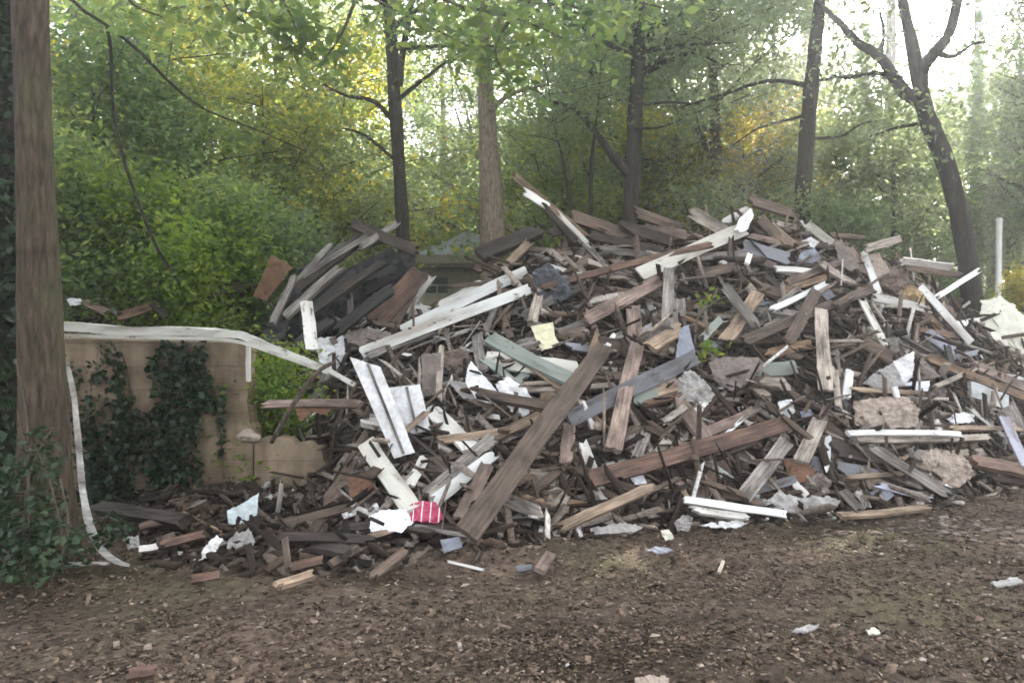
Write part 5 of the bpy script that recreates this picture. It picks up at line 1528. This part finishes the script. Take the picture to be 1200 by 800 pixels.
hero('tree', 'dark leaning forked tree at the right behind the heap', [(1150, 400), (1140, 350), (1128, 270), (1112, 205), (1094, 155), (1082, 120)], 11, [29, 25, 23, 21, 20, 21, 18],
     [([(1082, 122), (1060, 108), (1046, 88), (1030, 66), (1005, 50), (985, 28), (958, 2), (940, -30)], (17, 3)), ([(1046, 88), (1020, 86), (995, 92), (975, 88)], (6, 2)), ([(1095, 62), (1118, 66), (1140, 52), (1160, 50)], (6, 2)), ([(1030, 66), (1036, 40), (1030, 10)], (6, 2)), ([(1082, 120), (1080, 85), (1095, 62), (1112, 40), (1122, 0), (1126, -40)], (16, 10)),
      ([(1078, 145), (1050, 150), (1020, 160)], (5, 2))],
     'leaf_grey', .095, 'bark_dark', 27, -50, 3.2, 2.6, 16, 44, extra=[(1070, 165, 11), (1050, 180, 11), (1090, 185, 11.1), (1160, 150, 11), (1175, 110, 11.2), (1165, 190, 11.2), (1190, 150, 11.3), (1185, 200, 11.3), (1005, 45, 11), (990, 60, 11.2), (1020, 80, 10.8), (1000, 100, 11), (1035, 60, 11), (1040, 110, 11), (1060, 130, 11), (1015, 130, 11.1), (980, 95, 11.2), (1130, 60, 11), (1150, 90, 11), (1140, 40, 11.2)])
hero('sapling', 'thin sapling behind the tall splintered pole', [(672, 300), (668, 240), (660, 190), (650, 150)], 13, [6, 5, 4, 3, 2], [], 'leaf_grey', .08, 'bark_dark', 28, 180, 1.5, 1.2, 8, 26)
hero('sapling', 'thin sapling close to the forked grey trunk', [(690, 300), (692, 240), (694, 180), (700, 130)], 13, [7, 6, 5, 4, 2], [], 'leaf_grey', .08, 'bark_dark', 29, 160, 1.5, 1.2, 8, 26)

# dark arching branch and hanging vine in front of the left wood
stick('arching_branch', [(78, -6), (100, 14), (125, 30), (165, 62), (200, 98), (240, 128), (300, 152), (360, 178)], 4, 'bark_dark', None, 'dark arching branch crossing the leaves above the wall', depths=[7.2, 7.2, 7.3, 7.4, 7.6, 7.8, 8, 8.2], taper=.3, cat='branch')
stick('hanging_vine', [(125, 30), (130, 60), (133, 130), (146, 190), (165, 245), (185, 292), (212, 335)], 4, 'bark_dark', None, 'dark vine hanging from the arching branch down to the wall', depths=[7.3, 7.35, 7.4, 7.5, 7.6, 7.7, 7.8], taper=.9, cat='vine')

# leafy bough hanging in from above, near the camera
rg = random.Random(5)
bough = empty('overhanging_bough', at(330, -60, 7.0)); tag(bough, 'leafy bough with large leaves hanging in from above', 'branch'); O = Vector(bough.location)
mb = MB(); cs = []
for k, (pts, dd) in enumerate([([(330, -60), (420, -10), (500, 30), (560, 60)], 7.0), ([(330, -60), (330, -5), (345, 30), (330, 60)], 6.8), ([(430, -60), (520, 0), (600, 20), (660, 45)], 6.6),
                               ([(500, -60), (600, 0), (680, 10), (700, 60)], 7.2), ([(250, -60), (260, 0), (290, 30)], 6.6), ([(420, -10), (400, 40), (380, 70)], 7.0), ([(600, 20), (580, 60), (600, 100)], 6.8), ([(130, -60), (150, 0), (190, 20)], 6.8), ([(560, -60), (700, -10), (780, 10)], 7.6)]):
    ps = smooth_line([at(px, py, dd + .1 * i) - O for i, (px, py) in enumerate(pts)], 4)
    mb = MB(); mb.tube(ps, interp_list([.02, .006], len(ps)), 5, k, .2); mb.build('twig', M['twig'], bough)
    for p in ps[4:]:
        cs.append(clump(p[:], 26, .30, .20))
v, f = leaf_mesh(np.concatenate(cs), .135, up=.5, aspect=.5, droop=.6); mk('leaves', v, f, M['leaf_mid'], bough)

# ivy and weeds round the thick trunk
tv = []
for px, py, rx, ry, k, dd in [(35, 590, 45, 60, 420, 4.6), (60, 640, 55, 30, 300, 4.6), (20, 660, 50, 30, 300, 4.5), (50, 530, 30, 30, 110, 4.6), (130, 620, 30, 20, 90, 4.9), (-10, 600, 40, 80, 300, 4.7)]:
    for i in range(k):
        a, r_ = nrg.uniform(0, 6.28), nrg.random() ** .55
        p = at(px + rx * r_ * math.cos(a), min(py + ry * r_ * math.sin(a), 690), dd + nrg.normal(0, .12)); p.z = max(p.z, .03)
        tv.append(p[:])
wd_ = empty('weed_clump', (-2.85, 4.6, 0)); tag(wd_, 'tangle of weeds and vines round the foot of the thick trunk', 'weeds')
v, f = leaf_mesh(np.array(tv), .055, up=.4, aspect=.6); mk('leaves', v - np.array(wd_.location), f, M['leaf_dark'], wd_)
mb = MB(); O = Vector(wd_.location)
for k, pts in enumerate([[(30, 690), (28, 600), (40, 540), (62, 500)], [(36, 690), (34, 620), (32, 560), (20, 480)], [(75, 640), (60, 570), (40, 520)], [(60, 680), (80, 620), (70, 560)], [(50, 690), (35, 640), (32, 500), (18, 420)]]):
    ps = smooth_line([at(px, py, 4.55) - O for px, py in pts], 5); mb.tube(ps, interp_list([.008, .004], len(ps)), 5, k, .3)
mb.build('stem', M['twig'], wd_)
# ivy on the edge trunk
ie = empty('ivy_plant', (-3.5, 5.2, 0)); tag(ie, 'dark ivy clothing the trunk at the very edge', 'ivy')
q = []
for i in range(2600):
    py = nrg.uniform(-60, 640); an = nrg.uniform(math.pi, 2 * math.pi); cc = at(-8, py, 5.3); rr = .17 + abs(nrg.normal(0, .04))
    q.append((cc.x + rr * math.cos(an), cc.y + rr * math.sin(an), cc.z))
v, f = leaf_mesh(np.array(q), .075, up=.1, aspect=.8, droop=1.0); mk('leaves', v - np.array(ie.location), f, M['leaf_dark'], ie)

# undergrowth and ground cover behind the heap; far wood
n = 26000
y = nrg.uniform(9.5, 34, n); u = nrg.uniform(-150, 1400, n); x = (u - 600) / FPX * y
k = ((mound_z(x, y) - ground_z(x, y)) < .3) & ~((u > 480) & (u < 590) & (y < 24)) & ~((u > 1130) & (y < 18))
x, y = x[k], y[k]
z = ground_z(x, y) + np.abs(nrg.normal(0, .28, len(x))) * (.5 + 1.3 * vnoise(x * .9, y * .9, 3))
v, f = leaf_mesh(np.stack([x, y, z], 1), .13, up=.6, aspect=.6)
tag(mk('undergrowth', v, f, M['leaf_mid']), 'low undergrowth covering the woodland floor behind the heap', 'undergrowth', kind='stuff')
n = 14000
y = nrg.uniform(9.5, 19, n); u = nrg.uniform(1080, 1420, n); x = (u - 600) / FPX * y
z = ground_z(x, y) + np.abs(nrg.normal(0, .12, n))
v, f = leaf_mesh(np.stack([x, y, z], 1), .11, up=.8, aspect=.5)
tag(mk('ground_cover', v, f, M['leaf_lime']), 'ground cover coloured sunlit green on the bank at the right', 'ground cover', kind='stuff')  # lime leaf colour stands for sunlight on the lawn
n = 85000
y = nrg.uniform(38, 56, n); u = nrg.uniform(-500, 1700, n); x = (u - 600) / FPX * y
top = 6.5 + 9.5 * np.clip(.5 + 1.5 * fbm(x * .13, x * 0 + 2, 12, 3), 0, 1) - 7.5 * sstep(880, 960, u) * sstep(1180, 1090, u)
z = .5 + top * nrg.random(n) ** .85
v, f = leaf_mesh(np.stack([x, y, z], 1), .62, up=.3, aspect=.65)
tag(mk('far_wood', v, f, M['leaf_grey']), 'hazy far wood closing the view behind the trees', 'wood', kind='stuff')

# ------------------------------------------------------------------ house, post
def flat(name, c, rough=.8):
    m, nt = newmat(name)
    tc = N(nt, 'ShaderNodeTexCoord'); n1 = N(nt, 'ShaderNodeTexNoise', Scale=3.0, Detail=6.0); L(nt, tc, 'Object', n1, 'Vector')
    r = ramp(nt, [(.3, [k * .72 for k in c]), (.7, c)]); L(nt, n1, 'Fac', r, 'Fac')
    b_ = N(nt, 'ShaderNodeBsdfPrincipled', Roughness=rough); L(nt, r, 0, b_, 'Base Color'); out(nt, b_)
    return m


M['hwall'] = flat('tan_house_wall', (.80, .70, .57)); M['hroof'] = flat('dark_shingles', (.36, .38, .44)); M['hporch'] = flat('leaf_littered_shingles', (.10, .066, .048))
M['hwhite'] = flat('white_trim_paint', (.75, .75, .73)); M['glass'] = flat('dark_window_glass', (.06, .07, .08), .1)
hd = 24.0
hx = at(548, 300, hd).x; gz = float(ground_z(hx, hd))
house = empty('house', (hx, hd, gz)); tag(house, 'tan house with dark hip roof far behind the heap', 'house')
Zc = lambda py: at(600, py, hd).z - gz
mb = MB(); mb.box(-2.6, 3.4, 0, 6, 0, Zc(318)); mb.build('wall', M['hwall'], house)
ez, az_ = Zc(305), Zc(263)
mb = MB(); mb.add([(-2.3, .6, ez), (3.0, .6, ez), (3.0, 6.3, ez), (-2.0, 6.3, ez), (-.2, 2.0, az_), (.5, 2.9, az_), (-2.0, .6, ez - .15), (3.0, .6, ez - .15), (3.0, 6.3, ez - .15), (-2.0, 6.3, ez - .15)],
                  [(0, 1, 4), (1, 2, 5, 4), (2, 3, 5), (3, 0, 4, 5), (6, 9, 8, 7), (0, 6, 7, 1), (1, 7, 8, 2), (2, 8, 9, 3), (3, 9, 6, 0)]); mb.build('roof', M['hroof'], house)
mb = MB(); mb.add([(-3.0, -.9, Zc(311)), (3.7, -.9, Zc(311)), (3.7, .75, Zc(296)), (-3.0, .75, Zc(296)), (-3.0, -.9, Zc(314)), (3.7, -.9, Zc(314)), (3.7, .75, Zc(314)), (-3.0, .75, Zc(314))],
                  [(0, 1, 2, 3), (4, 7, 6, 5), (0, 4, 5, 1), (1, 5, 6, 2), (2, 6, 7, 3), (3, 7, 4, 0)]); mb.build('porch_roof', M['hporch'], house)
mb = MB(); mb.box(-3.02, 3.72, -1.0, -.9, Zc(316), Zc(311)); mb.build('gutter', M['brown'], house)
for wx in (-.95, 1.6):
    w_ = MB(); z0, z1 = Zc(346), Zc(322)
    for q in ((wx - .42, wx - .34, z0, z1), (wx + .34, wx + .42, z0, z1), (wx - .34, wx + .34, z0, z0 + .07), (wx - .34, wx + .34, z1 - .07, z1), (wx - .34, wx + .34, (z0 + z1) / 2 - .025, (z0 + z1) / 2 + .025), (wx - .025, wx + .025, z0 + .07, (z0 + z1) / 2 - .025)):
        w_.box(q[0], q[1], -.06, -.003, q[2], q[3])
    wf = w_.build('window', M['hwhite'], house)
    p_ = MB(); p_.box(wx - .34, wx + .34, -.03, -.004, z0 + .07, z1 - .07); p_.build('pane', M['glass'], wf)

p0 = at(1170, 318, 14.0); gz2 = float(ground_z(p0.x, p0.y)); topz = at(1170, 257, 14.0).z
post = empty('white_post', (p0.x, p0.y, gz2)); tag(post, 'thin white post standing on the green bank at the right', 'post')
mb = MB(); mb.tube([Vector((0, 0, -.2)), Vector((0, 0, topz - gz2 - .03))], [.05, .05], 12); mb.build('shaft', M['hwhite'], post, smooth=False)
mb = MB(); mb.tube([Vector((0, 0, topz - gz2 - .03)), Vector((0, 0, topz - gz2 + .02))], [.06, .05], 12); mb.build('cap', M['hwhite'], post)

# a vine with a few fresh leaves in the middle of the heap
stick('green_vine', [(814, 404), (818, 372), (840, 352), (866, 342), (868, 318)], 3, 'twig', None, 'thin pale vine looping over the boards in the upper middle', lift=.3, cat='vine')
for k, (px, py, dx) in enumerate([(834, 352, 14), (832, 410, 9), (708, 400, 0)][:2]):
    p = surf(px, py); p = CAM + (p - CAM) * .965
    e = empty('weed_clump', p); tag(e, ['small green weed sprouting by the looping vine', 'mossy green tuft beside the muddy brown sheet'][k], 'weeds')
    v, f = leaf_mesh(clump((0, 0, 0), 26, .11, .09), .085, up=.4, aspect=.7); mk('leaves', v, f, M['leaf_lime'], e)
    mb = MB(); mb.tube([Vector((0, .05, -.18)), Vector((0, 0, 0)), Vector((.02, -.02, .08))], [.005, .004, .002], 5); mb.build('stem', M['twig'], e)

# ------------------------------------------------------------------ leave out pieces that ended up buried
bpy.context.view_layer.update()


def world_tris(o):
    mw = o.matrix_world; return [mw @ q.co for q in o.data.vertices], [tuple(p_.vertices) for p_ in o.data.polygons]


VV, FF = [], []
for o in [q['o'] for q in PIECES] + [bpy.data.objects['rubble_mound'], bpy.data.objects['block_wall']]:
    vs_, fs_ = world_tris(o); b0 = len(VV); VV += vs_; FF += [tuple(i + b0 for i in t) for t in fs_]
bvh = BVHTree.FromPolygons(VV, FF)
fill = set(o.name for o in FILL)
keep = []
for q in PIECES:
    o = q['o']
    vs_ = world_tris(o)[0]; seen = 0; use = vs_[::max(1, len(vs_) // 60)]
    for p in use:
        d = (p - CAM); l = d.length
        hit = bvh.ray_cast(CAM, d / l, l - .015)
        if hit[0] is None: seen += 1
    q['seen'] = seen / len(use)
    if o.name in fill and q['seen'] < .10: bpy.data.objects.remove(o)
    else: keep.append(q)
print('PIECES', len(PIECES), 'kept', len(keep), 'hidden traced', [(q['name'], round(q['x']), round(q['y'])) for q in keep if q['seen'] < .08])
PIECES = keep

# ------------------------------------------------------------------ labels for the pieces that have none of their own
anchors = [q for q in PIECES if q['ref']]
taken = set(o.get('label') for o in bpy.data.objects if o.get('label'))


def rel(q, a):
    dx, dy = q['x'] - a['x'], q['y'] - a['y']
    if abs(dy) > .8 * abs(dx): return ('above' if dy < 0 else 'below')
    return 'beside'


for q in sorted([q for q in PIECES if not q['label']], key=lambda q: -q['len']):
    size = 'tiny' if q['len'] < 16 else 'short' if q['len'] < 42 else '' if q['len'] < 85 else 'long'
    ratio = q['dy'] / (q['dx'] + 1e-3)
    pose = 'level' if ratio < .25 else 'upright' if ratio > 2.6 else 'slanting'
    noun = q['name'].split('_')[-1] if q['name'].split('_')[0] in ('wood', 'white', 'pale', 'green', 'blue', 'grey', 'brown', 'mud') else q['name'].replace('_', ' ')
    noun = {'scrap': 'torn scrap', 'sheet': 'flat sheet', 'insulation': 'insulation lump'}.get(noun, noun)
    an = sorted(anchors, key=lambda a: math.hypot(q['x'] - a['x'], 1.3 * (q['y'] - a['y'])))[:7]
    col = COLWORD[q['mat']]
    if noun.split()[-1] == 'board' and q['len'] < 42: noun = noun.replace('board', 'board fragment')
    cands = []
    for i, a in enumerate(an):
        cands.append(f"{size} {pose} {col} {noun} just {rel(q, a)} the {a['ref']}")
        if i < 2: cands.append(f"{size} {col} {noun} lying {pose} {rel(q, a)} the {a['ref']}".replace('lying upright', 'standing upright'))
        for c in an[i + 1:]:
            cands.append(f"{size} {pose} {col} {noun} between the {a['ref']} and the {c['ref']}")
    cands = [' '.join(c.split()) for c in cands]
    ok = [c for c in cands if c not in taken and len(c.split()) <= 16]
    lab = ok[0] if ok else cands[0]
    taken.add(lab); q['label'] = lab; q['o']['label'] = lab

# ------------------------------------------------------------------ air, sky, sun
hz = MB(); hz.box(-112, 112, -14, 112, -1.6, 19)
m, nt = newmat('glare_haze')  # volume added to stand for lens glare round the sun
pv = nt.nodes.new('ShaderNodeVolumePrincipled'); pv.inputs['Color'].default_value = (.93, .95, 1, 1)
pv.inputs['Density'].default_value = HAZE; pv.inputs['Anisotropy'].default_value = .82
o_ = nt.nodes.new('ShaderNodeOutputMaterial'); nt.links.new(pv.outputs[0], o_.inputs['Volume'])
tag(hz.build('haze', m), 'thin bright haze added for lens glare over the clearing and the wood', 'haze', kind='stuff')

SAZ, SEL = R(SUN_AZ), R(SUN_EL)
w = bpy.data.worlds.new('World'); SC.world = w; w.use_nodes = True
nt = w.node_tree; nt.nodes.clear()
sk = nt.nodes.new('ShaderNodeTexSky'); sk.sky_type = 'NISHITA'; sk.sun_disc = False
sk.sun_elevation = SEL; sk.sun_rotation = SAZ; sk.altitude = 200; sk.air_density = 1.0; sk.dust_density = 4.0; sk.ozone_density = 1.0
hs = nt.nodes.new('ShaderNodeHueSaturation'); hs.inputs['Saturation'].default_value = .2
bg = nt.nodes.new('ShaderNodeBackground'); bg.inputs['Strength'].default_value = SKY
ow = nt.nodes.new('ShaderNodeOutputWorld')
nt.links.new(sk.outputs[0], hs.inputs['Color']); nt.links.new(hs.outputs[0], bg.inputs['Color']); nt.links.new(bg.outputs[0], ow.inputs['Surface'])
sd = bpy.data.lights.new('sun', 'SUN'); sd.energy = SUN; sd.angle = R(.53); sd.color = (1, .90, .72)
so = bpy.data.objects.new('sun', sd); COL.objects.link(so)
dirv = Vector((math.sin(SAZ) * math.cos(SEL), math.cos(SAZ) * math.cos(SEL), math.sin(SEL)))
so.rotation_euler = dirv.to_track_quat('Z', 'Y').to_euler(); so.location = (20, 30, 25)

vs = SC.view_settings; vs.view_transform = 'Standard'; vs.look = 'None'; vs.exposure = EXPO; vs.gamma = 1
SC.display_settings.display_device = 'sRGB'
cy = SC.cycles
cy.use_denoising = True; cy.denoiser = 'OPENIMAGEDENOISE'
cy.max_bounces = 7; cy.diffuse_bounces = 4; cy.transmission_bounces = 4; cy.glossy_bounces = 2; cy.transparent_max_bounces = 6; cy.volume_bounces = 1
cy.sample_clamp_indirect = 6
cy.filter_width = 1.7
cy.use_adaptive_sampling = True; cy.adaptive_threshold = .02
